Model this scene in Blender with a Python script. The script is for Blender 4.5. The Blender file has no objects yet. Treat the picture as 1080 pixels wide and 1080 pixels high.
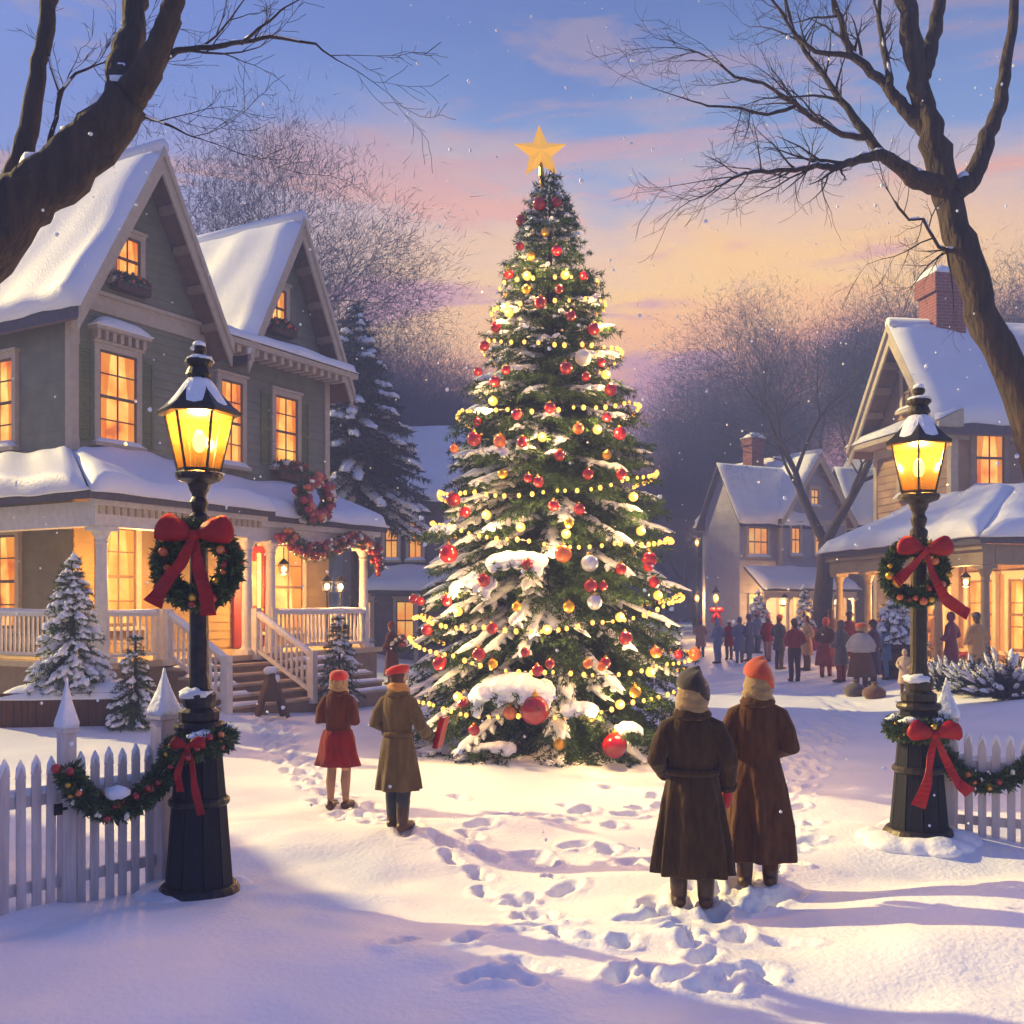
import bpy, math, random
import numpy as np
from mathutils import Vector, Matrix, Euler

R = math.radians
SC = bpy.context.scene
COL = SC.collection
RNG = np.random.default_rng(7)
F = 1080.0; HOR = 637.0; CAMZ = 2.19

def P(px, py, D):
    return Vector(((px-540)/F*D, D, CAMZ-(py-HOR)/F*D))

# ------------------------------------------------------------------ objects
def tag(o, label=None, cat=None, group=None, kind=None):
    if label: o['label'] = label
    if cat: o['category'] = cat
    if group: o['group'] = group
    if kind: o['kind'] = kind
    return o

def empty(name, loc, label, cat, rz=0.0, group=None):
    o = bpy.data.objects.new(name, None); COL.objects.link(o)
    o.empty_display_size = .2
    o.location = loc; o.rotation_euler = (0, 0, rz)
    return tag(o, label, cat, group)

def link(name, me, parent=None):
    o = bpy.data.objects.new(name, me); COL.objects.link(o)
    if parent: o.parent = parent
    return o

def copy_tree(o, parent=None):
    c = o.copy(); COL.objects.link(c); c.parent = parent
    for ch in list(o.children): copy_tree(ch, c)
    return c

class MB:
    def __init__(s): s.v = []; s.f = []; s.T = None; s.n = 0
    def add(s, vs, fs):
        b = s.n
        if s.T is not None: vs = [s.T @ Vector(p) for p in vs]
        s.v.extend([tuple(p) for p in vs]); s.n += len(vs)
        s.f.extend([tuple(b+i for i in f) for f in fs])
    def box(s, x0, x1, y0, y1, z0, z1):
        s.add([(x0,y0,z0),(x1,y0,z0),(x1,y1,z0),(x0,y1,z0),(x0,y0,z1),(x1,y0,z1),(x1,y1,z1),(x0,y1,z1)],
              [(0,3,2,1),(4,5,6,7),(0,1,5,4),(1,2,6,5),(2,3,7,6),(3,0,4,7)])
    def prism(s, poly, a0, a1, axis='y'):
        # poly: list of 2D points; extruded along axis
        n = len(poly)
        def m(p, a):
            if axis == 'y': return (p[0], a, p[1])
            if axis == 'x': return (a, p[0], p[1])
            return (p[0], p[1], a)
        vs = [m(p, a0) for p in poly]+[m(p, a1) for p in poly]
        fs = [tuple(range(n)), tuple(range(2*n-1, n-1, -1))]
        fs += [(i, i+n, (i+1) % n+n, (i+1) % n) for i in range(n)]
        s.add(vs, fs)
    def bar(s, a, b, w, h, up=(0,0,1)):
        a = Vector(a); b = Vector(b); d = (b-a).normalized()
        sd = d.cross(Vector(up))
        if sd.length < 1e-4: sd = d.cross(Vector((1,0,0)))
        sd.normalize(); u = sd.cross(d)
        vs = []
        for p in (a, b):
            for (i, j) in ((-1,-1),(1,-1),(1,1),(-1,1)):
                vs.append(p+sd*(w/2*i)+u*(h/2*j))
        s.add(vs, [(0,1,2,3),(7,6,5,4),(0,4,5,1),(1,5,6,2),(2,6,7,3),(3,7,4,0)])
    def tube(s, pts, rad, seg=8, cap=True, sq=1.0):
        pts = [Vector(p) for p in pts]; n = len(pts)
        if not hasattr(rad, '__len__'): rad = [rad]*n
        ref = Vector((0.31,0.17,0.94)); vs = []; fs = []
        prev = None
        for i, p in enumerate(pts):
            d = (pts[min(i+1,n-1)]-pts[max(i-1,0)])
            if d.length < 1e-7: d = Vector((0,0,1))
            d.normalize()
            if prev is None:
                a = d.cross(ref)
                if a.length < .1: a = d.cross(Vector((1,0,0)))
            else:
                a = prev-d*prev.dot(d)
            a.normalize(); prev = a; b = d.cross(a)
            for k in range(seg):
                t = 2*math.pi*k/seg
                vs.append(p+(a*math.cos(t)+b*math.sin(t)*sq)*rad[i])
        for i in range(n-1):
            for k in range(seg):
                k2 = (k+1) % seg
                fs.append((i*seg+k, i*seg+k2, (i+1)*seg+k2, (i+1)*seg+k))
        if cap:
            fs.append(tuple(range(seg-1,-1,-1))); fs.append(tuple((n-1)*seg+k for k in range(seg)))
        s.add(vs, fs)
    def lathe(s, prof, seg=16, c=(0,0,0), rot=0.0):
        vs = []; fs = []; n = len(prof)
        for (r, z) in prof:
            for k in range(seg):
                t = 2*math.pi*k/seg+rot
                vs.append((c[0]+r*math.cos(t), c[1]+r*math.sin(t), c[2]+z))
        for i in range(n-1):
            for k in range(seg):
                k2 = (k+1) % seg
                fs.append((i*seg+k, i*seg+k2, (i+1)*seg+k2, (i+1)*seg+k))
        fs.append(tuple(range(seg-1,-1,-1))); fs.append(tuple((n-1)*seg+k for k in range(seg)))
        s.add(vs, fs)
    def ell(s, c, r, seg=12, rings=8, rot=None, noise=0.0, rnd=None):
        if not hasattr(r, '__len__'): r = (r, r, r)
        vs = []; fs = []
        c = Vector(c)
        def q(x, y, z):
            p = Vector((x*r[0], y*r[1], z*r[2]))
            if noise and rnd: p *= 1+rnd.uniform(-noise, noise)
            if rot is not None: p = rot @ p
            return c+p
        vs.append(q(0,0,-1))
        for i in range(1, rings):
            ph = -math.pi/2+math.pi*i/rings
            for k in range(seg):
                t = 2*math.pi*k/seg
                vs.append(q(math.cos(ph)*math.cos(t), math.cos(ph)*math.sin(t), math.sin(ph)))
        vs.append(q(0,0,1)); L = len(vs)-1
        for k in range(seg):
            fs.append((0, 1+(k+1) % seg, 1+k)); b = 1+(rings-2)*seg
            fs.append((L, b+k, b+(k+1) % seg))
        for i in range(rings-2):
            for k in range(seg):
                k2 = (k+1) % seg; b = 1+i*seg
                fs.append((b+k, b+k2, b+seg+k2, b+seg+k))
        s.add(vs, fs)
    def rings(s, rs, seg=24, cap=True):
        # rs: list of functions theta->point
        vs = []; fs = []; n = len(rs)
        for fn in rs:
            for k in range(seg): vs.append(fn(2*math.pi*k/seg))
        for i in range(n-1):
            for k in range(seg):
                k2 = (k+1) % seg
                fs.append((i*seg+k, i*seg+k2, (i+1)*seg+k2, (i+1)*seg+k))
        if cap:
            fs.append(tuple(range(seg-1,-1,-1))); fs.append(tuple((n-1)*seg+k for k in range(seg)))
        s.add(vs, fs)
    def ribbon(s, pts, sides, th=.006):
        # closed thin cloth strip; sides = half width vectors
        n = len(pts); vs = []; fs = []
        for i in range(n):
            p = Vector(pts[i]); w = Vector(sides[i])
            d = Vector(pts[min(i+1,n-1)])-Vector(pts[max(i-1,0)])
            nn = d.cross(w)
            nn = nn.normalized()*th/2 if nn.length > 1e-9 else Vector((0,th/2,0))
            vs += [p-w-nn, p+w-nn, p+w+nn, p-w+nn]
        for i in range(n-1):
            b = i*4
            for k in range(4):
                k2 = (k+1) % 4
                fs.append((b+k, b+k2, b+4+k2, b+4+k))
        fs.append((3,2,1,0)); e = (n-1)*4; fs.append((e,e+1,e+2,e+3))
        s.add(vs, fs)
    def snow(s, p00, p10, p11, p01, th, nu=14, nv=6, seed=0, bulge=.35, edge=None):
        # lumpy slab lying on a quad; p00->p10 along the eave, p01,p11 upper side
        p00, p10, p11, p01 = map(Vector, (p00, p10, p11, p01))
        nrm = (p10-p00).cross(p01-p00).normalized()
        if nrm.z < 0: nrm = -nrm
        rr = random.Random(seed); ph = [rr.uniform(0, 6.28) for _ in range(8)]
        Lu = (p10-p00).length; Lv = (p01-p00).length
        top = []; bot = []
        for j in range(nv+1):
            for i in range(nu+1):
                u = i/nu; v = j/nv
                p = (p00*(1-u)+p10*u)*(1-v)+(p01*(1-u)+p11*u)*v
                x = u*Lu; y = v*Lv
                nz = .5*math.sin(x*1.9+ph[0]+y)+.3*math.sin(x*4.3+ph[1]+1.7*y)+.35*math.sin(y*3.1+ph[2])
                e = min(1, min(u, 1-u)*Lu/(th*1.2)*1.0)*min(1, min(v, 1-v)*Lv/(th*1.2)*1.0)
                e = math.sqrt(max(e, 0)) if e < 1 else 1
                h = th*(1+.34*nz)*(.12+.88*e)
                h += th*bulge*math.exp(-(y/(th*2.2))**2)*e
                wob = .06*math.sin(x*2.7+ph[3])+.04*math.sin(x*6.1+ph[4])
                pp = p.copy()
                if j == 0: pp += (p00-p01).normalized()*(wob*th*2.2)
                bot.append(pp-nrm*.004); top.append(pp+nrm*h)
        W = nu+1; N = W*(nv+1); fs = []
        for j in range(nv):
            for i in range(nu):
                a = j*W+i
                fs.append((a, a+1, a+W+1, a+W)); fs.append((N+a+W, N+a+W+1, N+a+1, N+a))
        for i in range(nu):
            fs.append((i+1, i, N+i, N+i+1)); a = nv*W+i; fs.append((a, a+1, N+a+1, N+a))
        for j in range(nv):
            a = j*W; fs.append((a, a+W, N+a+W, N+a)); a = j*W+nu; fs.append((a+W, a, N+a, N+a+W))
        s.add(top+bot, fs)
    def jit(s, n0, amp, freq):
        from mathutils import noise
        for i in range(n0, s.n):
            v = Vector(s.v[i]); q = v*freq; q.z *= .5
            s.v[i] = tuple(v+noise.noise_vector(q)*amp+noise.noise_vector(q*2.7)*amp*.5)
    def split(s, name, m, parent=None, smooth=False):
        """one object for each connected piece"""
        par = list(range(s.n))
        def fd(i):
            while par[i] != i: par[i] = par[par[i]]; i = par[i]
            return i
        for f in s.f:
            r = fd(f[0])
            for q in f[1:]: par[fd(q)] = r
        gr = {}
        for f in s.f: gr.setdefault(fd(f[0]), []).append(f)
        for fs in gr.values():
            ids = sorted({i for f in fs for i in f}); mp_ = {i:k for k, i in enumerate(ids)}
            q = MB(); q.add([s.v[i] for i in ids], [tuple(mp_[i] for i in f) for f in fs]); o = q.build(name, m, parent, smooth)
        return o
    def build(s, name, m, parent=None, smooth=False, bevel=0.0):
        me = bpy.data.meshes.new(name); me.from_pydata(s.v, [], s.f); me.update()
        if m is not None: me.materials.append(m)
        if smooth: me.polygons.foreach_set('use_smooth', [True]*len(me.polygons))
        o = link(name, me, parent)
        if bevel:
            b = o.modifiers.new('bevel', 'BEVEL'); b.width = bevel; b.segments = 2; b.limit_method = 'ANGLE'; b.angle_limit = R(40)
        return o

def mesh_np(name, V, Fc, m, parent=None, smooth=False):
    me = bpy.data.meshes.new(name)
    nv = len(V); nf = len(Fc); k = Fc.shape[1]
    me.vertices.add(nv); me.vertices.foreach_set('co', np.ascontiguousarray(V, dtype=np.float32).ravel())
    me.loops.add(nf*k); me.loops.foreach_set('vertex_index', np.ascontiguousarray(Fc, dtype=np.int32).ravel())
    me.polygons.add(nf); me.polygons.foreach_set('loop_start', np.arange(0, nf*k, k, dtype=np.int32))
    if smooth: me.polygons.foreach_set('use_smooth', np.ones(nf, dtype=bool))
    me.update(calc_edges=True); me.validate()
    me.materials.append(m)
    return link(name, me, parent)

def remesh(mb, vox, smooth_it=4, target=None):
    """voxel union of the shapes in mb -> one continuous mesh datablock"""
    me = bpy.data.meshes.new('tmp'); me.from_pydata(mb.v, [], mb.f); me.update()
    o = bpy.data.objects.new('tmp', me); COL.objects.link(o)
    md = o.modifiers.new('r', 'REMESH'); md.mode = 'VOXEL'; md.voxel_size = vox; md.use_smooth_shade = True
    if smooth_it:
        sm = o.modifiers.new('s', 'SMOOTH'); sm.iterations = smooth_it; sm.factor = .5
    dg = bpy.context.evaluated_depsgraph_get(); dg.update()
    out = bpy.data.meshes.new_from_object(o.evaluated_get(dg))
    bpy.data.objects.remove(o); bpy.data.meshes.remove(me)
    out.polygons.foreach_set('use_smooth', [True]*len(out.polygons))
    return out

# ------------------------------------------------------------------ numpy noise
_perm = RNG.random((256, 256))
def vnoise(x, y):
    x = np.asarray(x, float); y = np.asarray(y, float)
    xi = np.floor(x).astype(int); yi = np.floor(y).astype(int)
    fx = x-xi; fy = y-yi
    fx = fx*fx*(3-2*fx); fy = fy*fy*(3-2*fy)
    a = _perm[xi % 256, yi % 256]; b = _perm[(xi+1) % 256, yi % 256]
    c = _perm[xi % 256, (yi+1) % 256]; d = _perm[(xi+1) % 256, (yi+1) % 256]
    return (a*(1-fx)+b*fx)*(1-fy)+(c*(1-fx)+d*fx)*fy-.5
def sst(t):
    t = np.clip(t, 0, 1); return t*t*(3-2*t)

def gz(x, y):
    """snow height"""
    x = np.asarray(x, float); y = np.asarray(y, float)
    z = .36*sst((-3.6-x)/2.5)*sst((y-13)/5.0)
    z = z+.30*sst((x-7.2)/2.5)*sst((y-13)/6.0)
    near = 1-sst((y-9)/8)
    z = z+(.05+.15*near)*(vnoise(x/1.9+3.1, y/1.3+7.7))+(.02+.085*near)*vnoise(x/.85+9, y/.55+2)+.03*near*vnoise(x/.4+1, y/.3+5)
    z = z+.012*vnoise(x/.22, y/.2)*near
    z = z-.06*sst((1.6-abs(x-3.2-.12*(y-12)))/1.4)*sst((y-7)/4)*(1-.3*sst((y-45)/20))
    for (cx, cy, r, h) in ((-2.42,7.55,.5,.0),(3.68,9.0,.5,.0),(-3.2,7.0,.6,-.04),(4.9,9.2,1.0,-.04),
                           (.58,15.7,2.4,.10),(-1.5,6.1,1.2,.16),(1.6,5.6,1.1,.12),(3.1,6.3,1.3,.15),(4.3,7.3,1.3,.14),(-2.6,5.6,1.2,.12),
                           (1.9,40,5,-.05),(9.5,17,2.5,.25)):
        z = z+h*np.exp(-((x-cx)**2+(y-cy)**2)/(r*r))
    return z
def gzf(x, y): return float(gz(np.array([x]), np.array([y]))[0])

# ------------------------------------------------------------------ materials
def lin(h):
    h = h.lstrip('#'); c = [int(h[i:i+2], 16)/255 for i in (0, 2, 4)]
    return tuple((x/12.92 if x <= .04045 else ((x+.055)/1.055)**2.4) for x in c)+(1,)
MATS = {}
def mat(name, c1, c2=None, rough=.6, scale=6.0, bump=0.0, bscale=None, metal=0.0, spec=None, sheen=0.0, stretch=(1,1,1), detail=4, coat=0, sss=0.0, lap=0.0, brick=False, trans=0.0, flake=0.0):
    if name in MATS: return MATS[name]
    m = bpy.data.materials.new(name); m.use_nodes = True; nt = m.node_tree; N = nt.nodes; L = nt.links
    b = N['Principled BSDF']; b.inputs['Roughness'].default_value = rough; b.inputs['Metallic'].default_value = metal
    if spec is not None: b.inputs['Specular IOR Level'].default_value = spec
    if sheen: b.inputs['Sheen Weight'].default_value = sheen
    if coat: b.inputs['Coat Weight'].default_value = coat; b.inputs['Coat Roughness'].default_value = .08
    if sss:
        b.inputs['Subsurface Weight'].default_value = sss; b.inputs['Subsurface Radius'].default_value = (.04,.05,.06)
    tc = N.new('ShaderNodeTexCoord'); mp = N.new('ShaderNodeMapping'); mp.inputs['Scale'].default_value = stretch
    L.new(tc.outputs['Object'], mp.inputs['Vector'])
    nz = N.new('ShaderNodeTexNoise'); nz.inputs['Scale'].default_value = scale; nz.inputs['Detail'].default_value = detail
    L.new(mp.outputs['Vector'], nz.inputs['Vector'])
    if c2 is None: c2 = tuple(min(1, x*1.25+.005) for x in c1[:3])+(1,)
    mr = N.new('ShaderNodeMapRange'); mr.inputs['From Min'].default_value = .32; mr.inputs['From Max'].default_value = .68
    L.new(nz.outputs['Fac'], mr.inputs['Value'])
    mx = N.new('ShaderNodeMix'); mx.data_type = 'RGBA'; mx.inputs['A'].default_value = c1; mx.inputs['B'].default_value = c2
    L.new(mr.outputs['Result'], mx.inputs['Factor']); colout = mx.outputs['Result']
    h = None
    if brick:
        bk = N.new('ShaderNodeTexBrick'); bk.inputs['Scale'].default_value = 1.0
        bk.inputs['Brick Width'].default_value = .24; bk.inputs['Row Height'].default_value = .08; bk.inputs['Mortar Size'].default_value = .008
        sp = N.new('ShaderNodeSeparateXYZ'); cb = N.new('ShaderNodeCombineXYZ'); ad = N.new('ShaderNodeMath')
        L.new(tc.outputs['Object'], sp.inputs[0]); L.new(sp.outputs['X'], ad.inputs[0]); L.new(sp.outputs['Y'], ad.inputs[1])
        L.new(ad.outputs[0], cb.inputs['X']); L.new(sp.outputs['Z'], cb.inputs['Y']); L.new(cb.outputs[0], bk.inputs['Vector'])
        L.new(colout, bk.inputs['Color1']); L.new(colout, bk.inputs['Color2']); bk.inputs['Mortar'].default_value = (.25,.2,.18,1)
        colout = bk.outputs['Color']
    L.new(colout, b.inputs['Base Color'])
    if lap:
        sp = N.new('ShaderNodeSeparateXYZ'); L.new(tc.outputs['Object'], sp.inputs[0])
        d = N.new('ShaderNodeMath'); d.operation = 'DIVIDE'; d.inputs[1].default_value = lap; L.new(sp.outputs['Z'], d.inputs[0])
        fr = N.new('ShaderNodeMath'); fr.operation = 'FRACT'; L.new(d.outputs[0], fr.inputs[0])
        inv = N.new('ShaderNodeMath'); inv.operation = 'SUBTRACT'; inv.inputs[0].default_value = 1; L.new(fr.outputs[0], inv.inputs[1])
        bp = N.new('ShaderNodeBump'); bp.inputs['Strength'].default_value = 1.0; bp.inputs['Distance'].default_value = .07
        L.new(inv.outputs[0], bp.inputs['Height']); L.new(bp.outputs['Normal'], b.inputs['Normal'])
    elif bump:
        n2 = N.new('ShaderNodeTexNoise'); n2.inputs['Scale'].default_value = bscale or scale*3; n2.inputs['Detail'].default_value = 5
        L.new(mp.outputs['Vector'], n2.inputs['Vector'])
        bp = N.new('ShaderNodeBump'); bp.inputs['Strength'].default_value = min(1,bump); bp.inputs['Distance'].default_value = .02*max(1,bump*2)
        L.new(n2.outputs['Fac'], bp.inputs['Height']); L.new(bp.outputs['Normal'], b.inputs['Normal'])
    MATS[name] = m
    return m
def emis(name, c1, c2, strength, scale=3.0):
    if name in MATS: return MATS[name]
    m = bpy.data.materials.new(name); m.use_nodes = True; nt = m.node_tree; N = nt.nodes; L = nt.links
    b = N['Principled BSDF']; b.inputs['Base Color'].default_value = (.08,.05,.03,1); b.inputs['Roughness'].default_value = .15
    tc = N.new('ShaderNodeTexCoord'); nz = N.new('ShaderNodeTexNoise'); nz.inputs['Scale'].default_value = scale; nz.inputs['Detail'].default_value = 3
    L.new(tc.outputs['Object'], nz.inputs['Vector'])
    cr = N.new('ShaderNodeValToRGB'); cr.color_ramp.elements[0].position = .40; cr.color_ramp.elements[1].position = .66
    cr.color_ramp.elements[0].color = c1; cr.color_ramp.elements[1].color = c2
    if 'pane' in name: e = cr.color_ramp.elements.new(.30); e.color = (c1[0]*.5, c1[1]*.38, c1[2]*.3, 1)
    L.new(nz.outputs['Fac'], cr.inputs['Fac']); L.new(cr.outputs['Color'], b.inputs['Emission Color'])
    b.inputs['Emission Strength'].default_value = strength
    MATS[name] = m; return m

M_snow = mat('snow', (.80,.82,.86,1), (.88,.89,.92,1), rough=.55, scale=1.2, bump=.5, bscale=24, spec=.3)
M_snowc = mat('snow_clump', (.80,.83,.88,1), (.88,.90,.93,1), rough=.6, scale=5, bump=.8, bscale=16, spec=.25)
M_sid = mat('siding_green', lin('#858162'), lin('#959070'), rough=.75, scale=3, lap=.2)
M_sid2 = mat('siding_slate', lin('#7f7d66'), lin('#8d8b73'), rough=.75, scale=3, lap=.2)
M_sidy = mat('siding_ochre', lin('#9a7f4c'), lin('#ab8e56'), rough=.75, scale=3, lap=.2)
M_sidt = mat('siding_tan', lin('#9c7a5c'), lin('#ad8a68'), rough=.75, scale=3, lap=.2)
M_sidg = mat('siding_grey', lin('#a19aa2'), lin('#aea7ae'), rough=.75, scale=3, lap=.2)
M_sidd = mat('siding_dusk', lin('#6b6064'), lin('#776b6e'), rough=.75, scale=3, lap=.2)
M_trim = mat('trim_cream', lin('#b5a58c'), lin('#c4b59b'), rough=.55, scale=8, bump=.1)
M_trimd = mat('trim_tan', lin('#8f7a5e'), lin('#a08a6c'), rough=.6, scale=8, bump=.1)
M_white = mat('white_paint', lin('#cdc8c2'), lin('#dedad4'), rough=.5, scale=9, bump=.15)
M_pick = mat('picket_paint', lin('#bfb0ae'), lin('#d8cfcb'), rough=.6, scale=7, bump=.25, stretch=(3,3,.4))
M_soff = mat('soffit', lin('#6b5138'), lin('#7d6044'), rough=.7, scale=6, bump=.15)
M_shing = mat('shingle', lin('#4a4650'), lin('#5b5560'), rough=.85, scale=12, bump=.4)
M_shut = mat('shutter_green', lin('#646a3a'), lin('#737845'), rough=.6, scale=8)
M_step = mat('step_wood', lin('#b09a7c'), lin('#c2ad8d'), rough=.6, scale=5, bump=.15, stretch=(.4,3,3))
M_riser = mat('riser_wood', lin('#7f6a52'), lin('#8f7a60'), rough=.7, scale=5)
M_door = mat('door_red', lin('#7c2216'), lin('#90301c'), rough=.4, scale=4)
M_iron = mat('black_iron', (.012,.012,.014,1), (.03,.028,.03,1), rough=.38, scale=14, metal=.6, bump=.25, bscale=25)
M_ironw = mat('bronze_iron', (.025,.02,.014,1), (.05,.04,.026,1), rough=.42, scale=10, metal=.5, bump=.25, bscale=22)
M_plank = mat('dark_plank', (.007,.008,.012,1), (.013,.015,.022,1), rough=.7, spec=.2, scale=5, bump=.4, stretch=(5,5,.5))
M_bark = mat('bark', (.020,.013,.010,1), (.055,.035,.024,1), rough=.9, scale=5, bump=1.5, bscale=7, stretch=(2.2,2.2,.5))
M_bark_haze = mat('bark_far_haze_tint', (.026,.025,.042,1), (.038,.037,.06,1), rough=.95, scale=2)  # bluish cast of distance haze painted into the bark colour
M_twig_haze = mat('twig_far_haze_tint', (.024,.032,.088,1), (.038,.048,.115,1), rough=1.0, scale=.3)  # blue-violet of distance haze put into the twig colour, offsets the warm sun
M_need = mat('needles', (.014,.036,.012,1), (.062,.125,.030,1), rough=.65, scale=2.2, spec=.25)
M_needb = mat('needles_blue', (.012,.024,.030,1), (.032,.055,.06,1), rough=.7, scale=1.5, spec=.3)
M_leaf = mat('garland_leaf', (.014,.045,.012,1), (.10,.16,.04,1), rough=.5, scale=13)
M_red = mat('red_satin', lin('#8c080c'), lin('#ad1014'), rough=.5, spec=.3, scale=7, bump=.5, bscale=16)
M_redg = mat('red_glass', lin('#900a0a'), lin('#a81010'), rough=.12, scale=4, coat=.8)
M_orag = mat('amber_glass', lin('#c9581a'), lin('#dd7a2a'), rough=.15, scale=4, coat=.7)
M_gold = mat('gold_leaf', lin('#d89a2a'), lin('#f0bb4c'), rough=.3, scale=6, metal=.75)
M_silv = mat('pale_glass', lin('#b9c0cc'), lin('#d6d9de'), rough=.1, scale=5, metal=.55, coat=.6)
M_cream = mat('cream_bloom', lin('#d9d2bd'), lin('#efe9d8'), rough=.6, scale=9)
M_brick = mat('brick_red', lin('#7a2a20'), lin('#93372a'), rough=.8, scale=6, brick=True)
M_wood = mat('brown_wood', lin('#4a2f1e'), lin('#63432b'), rough=.75, scale=4, bump=.3, stretch=(4,4,.5))
M_coatb = mat('coat_umber', lin('#382817'), lin('#4a3720'), rough=.9, scale=9, spec=.15, sheen=.12, bump=.9, bscale=7, stretch=(2.6,2.6,.7))
M_coatc = mat('coat_sienna', lin('#4c301a'), lin('#604026'), rough=.9, scale=9, spec=.15, sheen=.12, bump=.9, bscale=7, stretch=(2.6,2.6,.7))
M_coatr = mat('coat_crimson', lin('#6a0f0d'), lin('#821814'), rough=.9, scale=9, spec=.15, sheen=.12, bump=.9, bscale=7, stretch=(2.6,2.6,.7))
M_cape = mat('cape_brown', lin('#4c220f'), lin('#5e2d15'), rough=.9, scale=9, spec=.15, sheen=.12, bump=.9, bscale=7, stretch=(2.6,2.6,.7))
M_coato = mat('coat_olive', lin('#5b4b30'), lin('#6c5a3b'), rough=.9, scale=9, spec=.15, sheen=.12, bump=.9, bscale=7, stretch=(2.6,2.6,.7))
M_scarf = mat('scarf_tan', lin('#8a6f46'), lin('#a8895a'), rough=.9, scale=12, sheen=.4, bump=.4, bscale=70)
M_scarfy = mat('scarf_mustard', lin('#b07a2c'), lin('#c58f3e'), rough=.9, scale=12, sheen=.4, bump=.4, bscale=70)
M_hatd = mat('hat_dark', lin('#2c2317'), lin('#3d3222'), rough=.9, scale=12, sheen=.4, bump=.4, bscale=80)
M_hatr = mat('hat_red', lin('#b01a12'), lin('#c62a1a'), rough=.9, scale=12, sheen=.4, bump=.4, bscale=80)
M_hato = mat('hat_rust', lin('#b8401a'), lin('#cc5424'), rough=.9, scale=12, sheen=.4, bump=.4, bscale=80)
M_skin = mat('skin', lin('#c48a68'), lin('#cf9775'), rough=.5, scale=5)
M_hair = mat('hair_brown', lin('#3a2416'), lin('#553720'), rough=.6, scale=20, stretch=(1,1,.2))
M_hairb = mat('hair_blonde', lin('#c79a56'), lin('#dcb574'), rough=.6, scale=20, stretch=(1,1,.2))
M_boot = mat('boot_leather', lin('#3b2415'), lin('#513420'), rough=.45, scale=9, bump=.3)
M_stock = mat('stocking', lin('#8d6a58'), lin('#9b7763'), rough=.7, scale=9)
M_jean = mat('trouser_slate', lin('#2e3037'), lin('#40424a'), rough=.85, scale=9)
M_eye = mat('eye_dark', (.01,.008,.006,1), (.02,.015,.01,1), rough=.1)
M_pane = emis('pane_glow', (1,.27,.022,1), (1,.58,.12,1), .74, 1.7)
M_panef = emis('pane_glow_far', (1,.30,.04,1), (1,.52,.12,1), .5, 1.2)
M_bulb = emis('bulb_glow', (1,.38,.05,1), (1,.44,.07,1), 1.7)
M_bulbb = emis('globe_glow', (1,.38,.045,1), (1,.44,.06,1), 1.05)
M_lampb = emis('lamp_flame', (1,.66,.25,1), (1,.72,.32,1), 6.0)
M_star = None
M_curt = mat('curtain_linen', lin('#b08a5a'), lin('#c79f6a'), rough=.9, scale=14, stretch=(3,3,.3))
_b = M_curt.node_tree.nodes['Principled BSDF']; _tl = M_curt.node_tree.nodes.new('ShaderNodeBsdfTranslucent'); _tl.inputs['Color'].default_value = (.85,.62,.36,1); _mx = M_curt.node_tree.nodes.new('ShaderNodeMixShader'); _mx.inputs[0].default_value = .7; M_curt.node_tree.links.new(_b.outputs[0], _mx.inputs[1]); M_curt.node_tree.links.new(_tl.outputs[0], _mx.inputs[2]); M_curt.node_tree.links.new(_mx.outputs[0], M_curt.node_tree.nodes['Material Output'].inputs['Surface'])
def glass_amber():
    m = bpy.data.materials.new('amber_pane'); m.use_nodes = True; nt = m.node_tree; N = nt.nodes; L = nt.links
    N.remove(N['Principled BSDF']); out = N['Material Output']
    tr = N.new('ShaderNodeBsdfTransparent'); tr.inputs['Color'].default_value = (1,.66,.26,1)
    tl = N.new('ShaderNodeBsdfTranslucent'); tl.inputs['Color'].default_value = (.05,.020,.0028,1)
    gl = N.new('ShaderNodeBsdfGlossy'); gl.inputs['Roughness'].default_value = .15
    tc = N.new('ShaderNodeTexCoord'); nz = N.new('ShaderNodeTexNoise'); nz.inputs['Scale'].default_value = 14
    L.new(tc.outputs['Object'], nz.inputs['Vector'])
    mr = N.new('ShaderNodeMapRange'); mr.inputs['To Min'].default_value = .35; mr.inputs['To Max'].default_value = .6
    L.new(nz.outputs['Fac'], mr.inputs['Value'])
    mx = N.new('ShaderNodeMixShader'); L.new(mr.outputs['Result'], mx.inputs[0]); L.new(tr.outputs[0], mx.inputs[1]); L.new(tl.outputs[0], mx.inputs[2])
    m2 = N.new('ShaderNodeMixShader'); m2.inputs[0].default_value = .015; L.new(mx.outputs[0], m2.inputs[1]); L.new(gl.outputs[0], m2.inputs[2])
    L.new(m2.outputs[0], out.inputs['Surface']); return m
M_amber = glass_amber()
def point(name, loc, power, col=(1,.6,.25), rad=.05):
    l = bpy.data.lights.new(name, 'POINT'); l.energy = power; l.color = col; l.shadow_soft_size = rad
    o = bpy.data.objects.new(name, l); COL.objects.link(o); o.location = loc
    return o

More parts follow.
